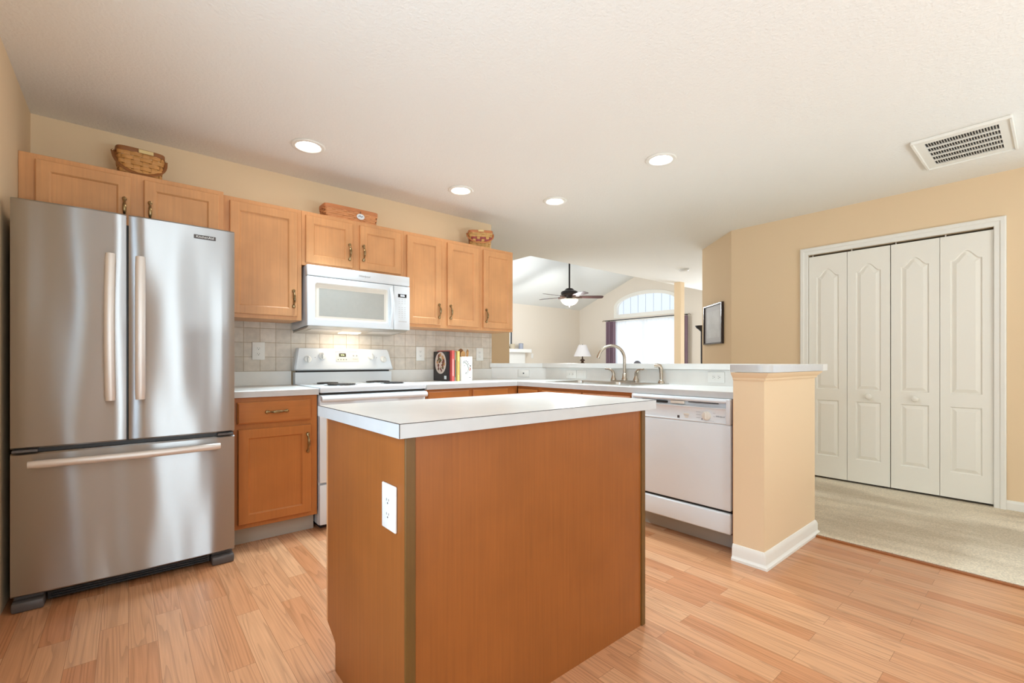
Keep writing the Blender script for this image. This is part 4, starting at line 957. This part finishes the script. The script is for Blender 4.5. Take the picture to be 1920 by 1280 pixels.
T.part('spine_lettering', MB().box(2.204, 2.210, 3.4092, 3.4100, 0.95, 1.10), M['dark_ink'], k, smooth=False)
T, k = book('yellow spined cookbook next to the utensil crock', 2.200, 2.226, 3.345, 3.390, 0.262, mat('yellow book cover', (240, 206, 120), 0.45)) if False else book('yellow spined cookbook next to the utensil crock', 2.218, 2.246, 3.395, 3.620, 0.264, mat('yellow book cover', (240, 206, 120), 0.45))
T.part('spine_lettering', MB().box(2.228, 2.236, 3.3942, 3.3950, 0.97, 1.09), mat('ochre spine print', (214, 168, 84), 0.5), k, smooth=False)
T = Thing('utensil_crock', (2.315, 3.43, 0.9145), 'square white crock with a painted twig beside the cookbooks', 'crock')
x0, x1, y0, y1 = 2.252, 2.368, 3.372, 3.488
R_ = lambda d, z: [(a, b, z) for a, b in rrect(x0 + d, x1 - d, y0 + d, y1 - d, 0.008)]
T.part('pot', MB().rings([R_(0.002, 0.9146), R_(0, 0.919), R_(0, 1.128), R_(0.001, 1.130), R_(0.006, 1.130), R_(0.007, 1.127), R_(0.007, 0.925)]), mat('white glazed ceramic', (240, 234, 226), 0.2))
CF = FY(y0)
tw = MB(); tw.tube([(2.262, 0.0008, 1.075), (2.285, 0.0008, 1.078), (2.310, 0.0008, 1.062), (2.322, 0.0008, 1.03), (2.318, 0.0008, 0.995), (2.300, 0.0008, 0.965)], [0.0022, 0.0028, 0.0032, 0.003, 0.002, 0.001], 6, CF, flat=0.3, up=(0, 0, 1))
T.part('painted_twig', tw, mat('olive paint', (96, 104, 84), 0.5), smooth=False)
lf = MB()
for cx, cz, an, ln in ((2.275, 1.088, 0.5, .02), (2.296, 1.092, 0.4, .02), (2.312, 1.082, 0.1, .02), (2.322, 1.066, -0.3, .018), (2.342, 1.05, 0.0, .022), (2.345, 1.042, -0.6, .016), (2.28, 1.05, -0.7, .014), (2.296, 0.985, 1.0, .022), (2.338, 0.945, -0.1, .016)):
    P_ = [(cx + ln * .5 * math.cos(t) * math.cos(an) - ln * .16 * math.sin(t) * math.sin(an), cz + ln * .5 * math.cos(t) * math.sin(an) + ln * .16 * math.sin(t) * math.cos(an)) for t in [2 * PI * i / 10 for i in range(10)]]
    lf.faces([CF(a, 0.0010, z) for a, z in P_], [list(range(10))])
T.part('painted_leaf', lf, mat('dark leaf paint', (58, 56, 48), 0.5), smooth=False)
bl = MB()
for cx, cz, an in ((2.338, 1.028, -1.3), (2.344, 1.018, -1.7), (2.333, 1.012, -1.1)):
    P_ = [(cx + .011 * math.cos(t) * math.cos(an) - .004 * math.sin(t) * math.sin(an), cz + .011 * math.cos(t) * math.sin(an) + .004 * math.sin(t) * math.cos(an)) for t in [2 * PI * i / 10 for i in range(10)]]
    bl.faces([CF(a, 0.0010, z) for a, z in P_], [list(range(10))])
T.part('painted_bud', bl, mat('rust bud paint', (176, 92, 60), 0.5), smooth=False)
spoonw = wood_mat('wooden spoon', (190, 140, 86), 0.55, 0.08, 0.08); spoonw2 = wood_mat('dark wooden spoon', (150, 100, 58), 0.55, 0.08, 0.08)
def spoon(label, bx, by, tx, ty, tz, w, hl, mt):
    base = (bx, by, 0.932)
    T = Thing('wooden_spoon', base, label, 'spoon', 'wooden spoons in the crock')
    d = (Vector((tx, ty, tz)) - Vector(base)); L = d.length; u = d.normalized(); side = Vector((1, 0, 0)); side = (side - u * side.dot(u)).normalized()
    T.part('handle', MB().tube([tuple(Vector(base)), tuple(Vector(base) + u * (L - hl * .8))], [0.006, 0.005], 8), mt)
    rings = []; c = Vector((tx, ty, tz)) - u * hl / 2; nrm = side.cross(u)
    for k in range(9):
        t = -1 + 2 * k / 8; ww = max(0.0015, w / 2 * math.sqrt(max(0, 1 - t * t)) * (1 + 0.12 * t)); cc = c + u * (hl / 2 * t)
        rings.append([tuple(cc + side * (ww * math.cos(2 * PI * j / 12)) + nrm * (min(.005, ww) * math.sin(2 * PI * j / 12) + 0.004 * (t * t))) for j in range(12)])
    T.part('bowl', MB().rings(rings), mt)
spoon('large round wooden spoon at the back of the crock', 2.300, 3.455, 2.305, 3.470, 1.205, 0.062, 0.085, spoonw2)
spoon('light oval wooden spoon at the left of the crock', 2.285, 3.405, 2.283, 3.398, 1.182, 0.050, 0.075, spoonw)
spoon('slim wooden spatula leaning right in the crock', 2.310, 3.420, 2.338, 3.405, 1.182, 0.026, 0.075, spoonw)
spoon('dark wooden paddle at the right edge of the crock', 2.325, 3.430, 2.357, 3.430, 1.190, 0.022, 0.070, spoonw2)
spoon('tallest slim wooden paddle at the far right of the crock', 2.345, 3.460, 2.375, 3.465, 1.200, 0.020, 0.070, spoonw)

# ------------------------------------------------------------------ ceiling fixtures
def can(label, x, y, r, power, cone=130, aim=None):
    T = Thing('recessed_light', (x, y, CEIL), label, 'light', 'recessed ceiling lights')
    T.part('trim_ring', MB().lathe([(r, CEIL - 0.0005), (r + 0.002, CEIL - 0.004), (r - 0.004, CEIL - 0.009), (r * 0.78, CEIL - 0.011), (r * 0.64, CEIL - 0.004), (r * 0.64, CEIL - 0.0006)], (x, y, 0), n=40, cap=False), M['trim'])
    T.part('lens', MB().lathe([(r * 0.64, CEIL - 0.004), (r * 0.60, CEIL - 0.007), (0, CEIL - 0.009)], (x, y, 0), n=32, cap=False), M['lens'])
    l = bpy.data.lights.new('can_light', 'SPOT'); l.energy = power; l.color = (0.76, 1.0, 1.17); l.spot_size = R(cone); l.spot_blend = 0.75; l.shadow_soft_size = r * 0.6
    o = bpy.data.objects.new('can_light', l); col.objects.link(o); o.location = (x, y, CEIL - 0.03)
    if aim: o.rotation_euler = (Vector((aim[0], aim[1], 0)) - o.location).to_track_quat('-Z', 'Y').to_euler()
can('lit recessed ceiling light in front of the refrigerator cabinet', 0.887, 3.096, 0.100, 98, 80, (1.45, 2.45))
can('lit recessed ceiling light in front of the tall two door cabinet', 2.060, 3.100, 0.100, 98, 80, (1.75, 2.35))
can('lit recessed ceiling light above the sink', 2.820, 2.785, 0.100, 98, 80, (2.05, 2.35))
can('largest lit recessed ceiling light above the dishwasher', 2.797, 1.745, 0.100, 55)
T = Thing('air_vent', (4.10, 0.38, CEIL), 'white rectangular return air grille in the ceiling near the pantry', 'vent')
VX0, VX1, VY0, VY1 = 3.80, 4.40, 0.162, 0.596
fr = MB(); fr.prism(rect(VX0, VX1, VY0, VY1), CEIL - 0.012, CEIL - 0.0005, [rect(VX0 + 0.07, VX1 - 0.07, VY0 + 0.055, VY1 - 0.055)])
T.part('frame', fr, M['trim'], smooth=False)
T.part('raised_lip', MB().box(VX0 - 0.004, VX0 + 0.012, VY0, VY1, CEIL - 0.020, CEIL - 0.0005, 0.003, 1).box(VX1 - 0.012, VX1 + 0.004, VY0, VY1, CEIL - 0.020, CEIL - 0.0005, 0.003, 1).box(VX0, VX1, VY0 - 0.004, VY0 + 0.012, CEIL - 0.020, CEIL - 0.0005, 0.003, 1).box(VX0, VX1, VY1 - 0.012, VY1 + 0.004, CEIL - 0.020, CEIL - 0.0005, 0.003, 1), M['trim'])
T.part('backing', MB().box(VX0 + 0.068, VX1 - 0.068, VY0 + 0.053, VY1 - 0.053, CEIL - 0.003, CEIL - 0.0006), M['dark'], smooth=False)
for k in range(1, 5):
    x = VX0 + 0.07 + (VX1 - VX0 - 0.14) * k / 5; T.part('cross_bar', MB().box(x - 0.008, x + 0.008, VY0 + 0.055, VY1 - 0.055, CEIL - 0.012, CEIL - 0.003), M['trim'], smooth=False)
nl = 26
for k in range(1, nl):
    y = VY0 + 0.055 + (VY1 - VY0 - 0.11) * k / nl
    T.part('louver', MB().faces([(x, y + dy, z) for x in (VX0 + 0.07, VX1 - 0.07) for dy, z in ((-0.0045, CEIL - 0.0115), (-0.0030, CEIL - 0.0115), (0.0030, CEIL - 0.0032), (0.0015, CEIL - 0.0032))], [(0, 1, 2, 3), (7, 6, 5, 4), (0, 4, 5, 1), (1, 5, 6, 2), (2, 6, 7, 3), (3, 7, 4, 0)]), M['trim'], smooth=False)
T = Thing('smoke_detector', (6.38, 3.59, CEIL), 'round white smoke detector on the ceiling towards the great room', 'smoke detector')
T.part('base', MB().lathe([(0.075, CEIL - 0.0005), (0.075, CEIL - 0.012), (0.070, CEIL - 0.014)], (6.38, 3.59, 0), n=28), M['white_matte'])
T.part('cover', MB().lathe([(0.064, CEIL - 0.013), (0.066, CEIL - 0.026), (0.056, CEIL - 0.036), (0.018, CEIL - 0.040), (0, CEIL - 0.040)], (6.38, 3.59, 0), n=28), M['white_matte'])

# ------------------------------------------------------------------ great room beyond the bar
FXc, FYc = 6.60, 6.12
T = Thing('ceiling_fan', (FXc, FYc, 2.37), 'dark bronze ceiling fan with lit bowl hanging from the vault', 'ceiling fan')
bz = mat('dark bronze metal', (44, 38, 36), 0.35, metal=0.6); bzw = wood_mat('dark walnut blade', (66, 42, 38), 0.4, 0.1, 0.1, axis='x')
T.part('canopy', MB().lathe([(0.075, 3.145), (0.07, 3.09), (0.03, 3.05), (0.0, 3.05)], (FXc, FYc, 0), n=24), bz)
T.part('downrod', MB().lathe([(0.016, 2.50), (0.016, 3.06)], (FXc, FYc, 0), n=14), bz)
T.part('motor', MB().lathe([(0.02, 2.525), (0.06, 2.515), (0.085, 2.495), (0.095, 2.475), (0.135, 2.465), (0.165, 2.445), (0.168, 2.405), (0.145, 2.385), (0.12, 2.375), (0.105, 2.345), (0.06, 2.335), (0.055, 2.285), (0.0, 2.285)], (FXc, FYc, 0), n=32), bz)
for k in range(5):
    a = R(-38 + 72 * k); u = Vector((math.cos(a), math.sin(a), 0)); w = Vector((-u.y, u.x, 0)); pitch = R(-13)
    wz = w * math.cos(pitch) + Vector((0, 0, math.sin(pitch))); nz = u.cross(wz); c0 = Vector((FXc, FYc, 2.352))
    st = [(0.19, 0.045), (0.26, 0.058), (0.45, 0.066), (0.60, 0.070), (0.645, 0.062), (0.665, 0.035)]
    bld = T.part('blade', MB().rings([[tuple(c0 + u * r + wz * (s * hw) + nz * tt) for s, tt in ((-1, -.003), (1, -.003), (1, .003), (-1, .003))] for r, hw in st]), bzw)
    T.part('blade_iron', MB().tube([tuple(c0 + u * 0.09 + nz * -0.004), tuple(c0 + u * 0.16 - Vector((0, 0, .012))), tuple(c0 + u * 0.25 - Vector((0, 0, .008)))], [0.012, 0.016, 0.022], 8, flat=0.3, up=(0, 0, 1)), mat('aged bronze iron', (120, 98, 84), 0.4, metal=0.7), bld)
T.part('light_bowl', MB().lathe([(0.165, 2.300), (0.172, 2.292), (0.160, 2.262), (0.125, 2.225), (0.08, 2.200), (0.02, 2.188), (0, 2.188)], (FXc, FYc, 0), n=32), M['glass_lamp'])
T.part('finial', MB().lathe([(0.0, 2.192), (0.026, 2.188), (0.022, 2.178), (0.009, 2.168), (0.013, 2.158), (0.0, 2.145)], (FXc, FYc, 0), n=16), bz)
pl_ = bpy.data.lights.new('fan_bulb', 'POINT'); pl_.energy = 45; pl_.color = (0.92, 0.97, 1.0); pl_.shadow_soft_size = 0.12
o = bpy.data.objects.new('fan_bulb', pl_); col.objects.link(o); o.location = (FXc, FYc, 2.10)

def curtain(mb, x, y0, y1, z0, z1, folds, amp, squeeze=0.0, th=0.002):
    n = folds * 8; rings = []
    for zz, sq in ((z0, squeeze), (z0 + (z1 - z0) * .5, squeeze * .4), (z1 - 0.05, 0), (z1, 0)):
        yc = (y0 + y1) / 2; ring = []
        for k in range(n + 1):
            t = k / n; y = y0 + (y1 - y0) * t; y = yc + (y - yc) * (1 - sq)
            ring.append((x + amp * math.sin(2 * PI * folds * t) + amp * .35 * math.sin(2 * PI * folds * 1.7 * t + 1), y, zz))
        rings.append(ring)
    return mb.rings(rings, closed=False, cap=False)
def sheer_mat():
    m, nt, N, L, P = new_mat('white sheer fabric')
    d = N.new('ShaderNodeBsdfDiffuse'); d.inputs[0].default_value = (0.9, 0.91, 0.92, 1)
    t = N.new('ShaderNodeBsdfTranslucent'); t.inputs[0].default_value = (0.93, 0.95, 0.97, 1)
    tr = N.new('ShaderNodeBsdfTransparent')
    a = N.new('ShaderNodeMixShader'); a.inputs[0].default_value = 0.65; L.new(d.outputs[0], a.inputs[1]); L.new(t.outputs[0], a.inputs[2])
    b = N.new('ShaderNodeMixShader'); b.inputs[0].default_value = 0.10; L.new(a.outputs[0], b.inputs[1]); L.new(tr.outputs[0], b.inputs[2])
    L.new(b.outputs[0], N['Material Output'].inputs['Surface']); return m
tag(curtain(MB(), 9.03, 5.02, 6.88, 0.03, 2.055, 22, 0.012).build('sheer_curtain', sheer_mat(), off=(9.03, 5.95, 0.03)), 'white sheer curtain covering the window below the arch', 'curtain')
pur = mat('dusty purple satin', (132, 106, 118), 0.45, var=0.12, vscale=3, stretch=(1, 12, 0.4))
tag(curtain(MB(), 8.99, 6.84, 7.12, 0.03, 2.063, 5, 0.022).build('purple_curtain', pur, off=(8.99, 6.98, 0.03)), 'dusty purple drape left of the white sheer curtain', 'curtain', 'purple drapes')
tag(curtain(MB(), 8.99, 4.98, 5.13, 0.03, 2.063, 3, 0.022).build('purple_curtain', pur, off=(8.99, 5.05, 0.03)), 'dusty purple drape right of the post by the window', 'curtain', 'purple drapes')
T = Thing('curtain_rod', (9.0, 6.1, 2.085), 'dark curtain rod with scrolled ends above the great room window', 'curtain rod')
T.part('rod', MB().tube([(8.99, 4.98, 2.085), (8.99, 7.16, 2.085)], 0.010, 10), bz)
for s, y in ((-1, 4.98), (1, 7.16)):
    pts = [(8.99, y + s * (0.02 + 0.05 * t), 2.085 + 0.014 * math.sin(2 * PI * t) * (1 - 0.3 * t)) for t in [k / 14 for k in range(15)]]
    T.part('finial', MB().tube([(8.99, y, 2.085)] + pts, 0.0075, 8), M['nickel'])
    T.part('bracket', MB().tube([(8.99, y - s * 0.06, 2.085), (9.098, y - s * 0.06, 2.085)], 0.008, 8), bz)

# corner table with lamp
T = Thing('end_table', (8.42, 7.38, 0.012), 'dark wooden corner table under the white shaded lamp', 'table')
tw_ = wood_mat('dark table wood', (84, 56, 40), 0.4)
T.part('top', MB().box(8.12, 8.72, 7.08, 7.68, 0.66, 0.69, 0.006, 2), tw_)
for sx in (8.15, 8.65):
    for sy in (7.11, 7.61): T.part('leg', MB().box(sx, sx + 0.04, sy, sy + 0.04, 0.012, 0.66), tw_)
T = Thing('table_lamp', (8.42, 7.38, 0.69), 'table lamp with a white cone shade in the far corner', 'lamp')
T.part('base', MB().lathe([(0.09, 0.6905), (0.09, 0.705), (0.03, 0.73), (0.03, 0.80), (0.07, 0.86), (0.085, 0.95), (0.06, 1.05), (0.025, 1.085), (0.060, 1.115), (0.055, 1.135), (0.018, 1.155), (0.012, 1.24), (0, 1.24)], (8.42, 7.38, 0), n=24), mat('bronze lamp base', (92, 70, 54), 0.35, metal=0.5))
T.part('shade', MB().lathe([(0.213, 1.212), (0.094, 1.492), (0.091, 1.492), (0.210, 1.212)], (8.42, 7.38, 0), n=36, cap=False), mat('white lamp shade', (232, 226, 224), 0.8))
T.part('finial', MB().lathe([(0.006, 1.49), (0.010, 1.505), (0, 1.515)], (8.42, 7.38, 0), n=10), bz)
T = Thing('dining_chair', (8.2, 5.69, 0.012), 'chair with a rounded grey back in front of the sheer curtain', 'chair')
cg = mat('grey chair back', (92, 88, 92), 0.5)
pts = [(8.2, 5.69 - 0.22, 0.47), (8.22, 5.69 - 0.20, 0.85)] + [(8.23, 5.69 - 0.18 * math.cos(PI * k / 12), 0.90 + 0.185 * math.sin(PI * k / 12) ** 2.2) for k in range(13)] + [(8.22, 5.69 + 0.20, 0.85), (8.2, 5.69 + 0.22, 0.47)]
T.part('back_frame', MB().tube(pts, 0.016, 10), cg)
P_ = [(5.69 - 0.17, 0.90)] + [(5.69 - 0.15 * math.cos(PI * k / 14), 0.90 + 0.21 * math.sin(PI * k / 14) ** 1.6) for k in range(1, 14)] + [(5.69 + 0.17, 0.90)]
T.part('crest_rail', MB().prism(P_[::-1], 8.215, 8.240, m=YZ), cg, smooth=False)
for k in range(-2, 3): T.part('spindle', MB().tube([(8.2, 5.69 + k * 0.07, 0.47), (8.228, 5.69 + k * 0.06, 0.93)], 0.007, 8), cg)
T.part('seat', MB().box(8.18, 8.60, 5.47, 5.91, 0.44, 0.475, 0.012, 2), cg)
for sx in (8.2, 8.56):
    for sy in (5.49, 5.87): T.part('leg', MB().tube([(sx, sy, 0.445), (sx, sy, 0.012)], [0.02, 0.014], 10), cg)
T = Thing('floor_lamp', (8.10, 4.205, 0.012), 'thin dark torchiere floor lamp beyond the angled wall', 'lamp')
T.part('base', MB().lathe([(0.13, 0.0125), (0.13, 0.03), (0.03, 0.05), (0.016, 0.06)], (8.10, 4.205, 0), n=24), bz)
T.part('pole', MB().lathe([(0.022, 0.05), (0.022, 1.66)], (8.10, 4.205, 0), n=14), bz)
T.part('bowl', MB().lathe([(0.022, 1.64), (0.05, 1.67), (0.10, 1.71), (0.12, 1.75), (0.112, 1.75), (0.09, 1.715), (0.02, 1.68), (0, 1.68)], (8.10, 4.205, 0), n=24), bz)
# fireplace mantel with candles and a picture
T = Thing('fireplace_mantel', (6.55, 7.95, 0.012), 'white fireplace mantel shelf on the far great room wall', 'mantel')
T.part('shelf', sweep_profile(MB(), [(5.9, 8.078), (5.9, 7.87), (7.20, 7.87), (7.20, 8.078)][::-1], [(-0.0, 1.30), (0.02, 1.31), (0.03, 1.345), (0.05, 1.35), (0.05, 1.378), (0, 1.378)]).box(5.9, 7.2, 7.872, 8.078, 1.302, 1.376), M['white_matte'], smooth=False)
T.part('surround', MB().box(5.96, 7.10, 7.98, 8.078, 0.97, 1.302, 0.004, 1).box(5.96, 6.2, 7.98, 8.078, 0.012, 0.97, 0.004, 1).box(6.86, 7.10, 7.98, 8.078, 0.012, 0.97, 0.004, 1), M['white_matte'])
T.part('firebox', MB().box(6.2, 6.86, 8.02, 8.078, 0.012, 0.97), M['black'], smooth=False)
T = Thing('candle', (6.94, 7.95, 1.3785), 'grey blue pillar candle standing on the mantel', 'candle', 'mantel candles')
T.part('wax', MB().lathe([(0.055, 1.379), (0.055, 1.505), (0.045, 1.51), (0, 1.508)], (6.94, 7.95, 0), n=20), mat('grey blue wax', (160, 162, 172), 0.5)); T.part('wick', MB().tube([(6.94, 7.95, 1.505), (6.942, 7.95, 1.52)], 0.002, 6), M['black'])
T = Thing('candle', (6.70, 7.97, 1.3785), 'pale tan pillar candle by the picture on the mantel', 'candle', 'mantel candles')
T.part('wax', MB().lathe([(0.06, 1.379), (0.06, 1.485), (0.05, 1.49), (0, 1.488)], (6.70, 7.97, 0), n=20), mat('tan wax', (196, 180, 152), 0.5)); T.part('wick', MB().tube([(6.70, 7.97, 1.487), (6.702, 7.97, 1.50)], 0.002, 6), M['black'])
def picture(label, mp, a0, a1, z0, z1, fw, frame_m, mat_m, art_m, depth=0.022, cat='picture', matw=0.05):
    T = Thing('framed_picture', mp((a0 + a1) / 2, 0, z0), label, cat)
    f = MB()
    f.box(a0, a0 + fw, 0.001, depth, z0, z1, 0.003, 1, mp).box(a1 - fw, a1, 0.001, depth, z0, z1, 0.003, 1, mp).box(a0 + fw, a1 - fw, 0.001, depth, z0, z0 + fw, 0.003, 1, mp).box(a0 + fw, a1 - fw, 0.001, depth, z1 - fw, z1, 0.003, 1, mp)
    T.part('frame', f, frame_m)
    T.part('mat_board', MB().box(a0 + fw, a1 - fw, 0.001, depth * .45, z0 + fw, z1 - fw, m=mp), mat_m, smooth=False)
    g = fw + matw
    T.part('print', MB().box(a0 + g, a1 - g, depth * .4, depth * .5, z0 + g, z1 - g, m=mp), art_m, smooth=False)
    return T
picture('dark framed picture above the great room mantel', FY(8.08), 5.95, 6.765, 1.40, 2.0, 0.04, mat('charcoal frame', (70, 72, 74), 0.4), M['white_matte'], mat('grey print', (170, 168, 160), 0.6, var=0.2, vscale=4))
tdv = Vector((0.56, 0.61)).normalized()
AM = FR((4.9, 2.22), (tdv.x, tdv.y), (-tdv.y, tdv.x))
picture('black framed grey print on the angled wall by the entry', AM, 0.181, 0.715, 1.287, 1.750, 0.018, mat('black frame', (46, 36, 36), 0.25, spec=0.6), mat('grey mat board', (196, 194, 194), 0.5), mat('pale grey print', (206, 205, 203), 0.5, var=0.10, vscale=7), matw=0.06, depth=0.03)
outlet('small white light switch on the far great room wall', FY(8.08), 7.41, 1.225, 0.072, 0.115, kind='rocker', name='light_switch')
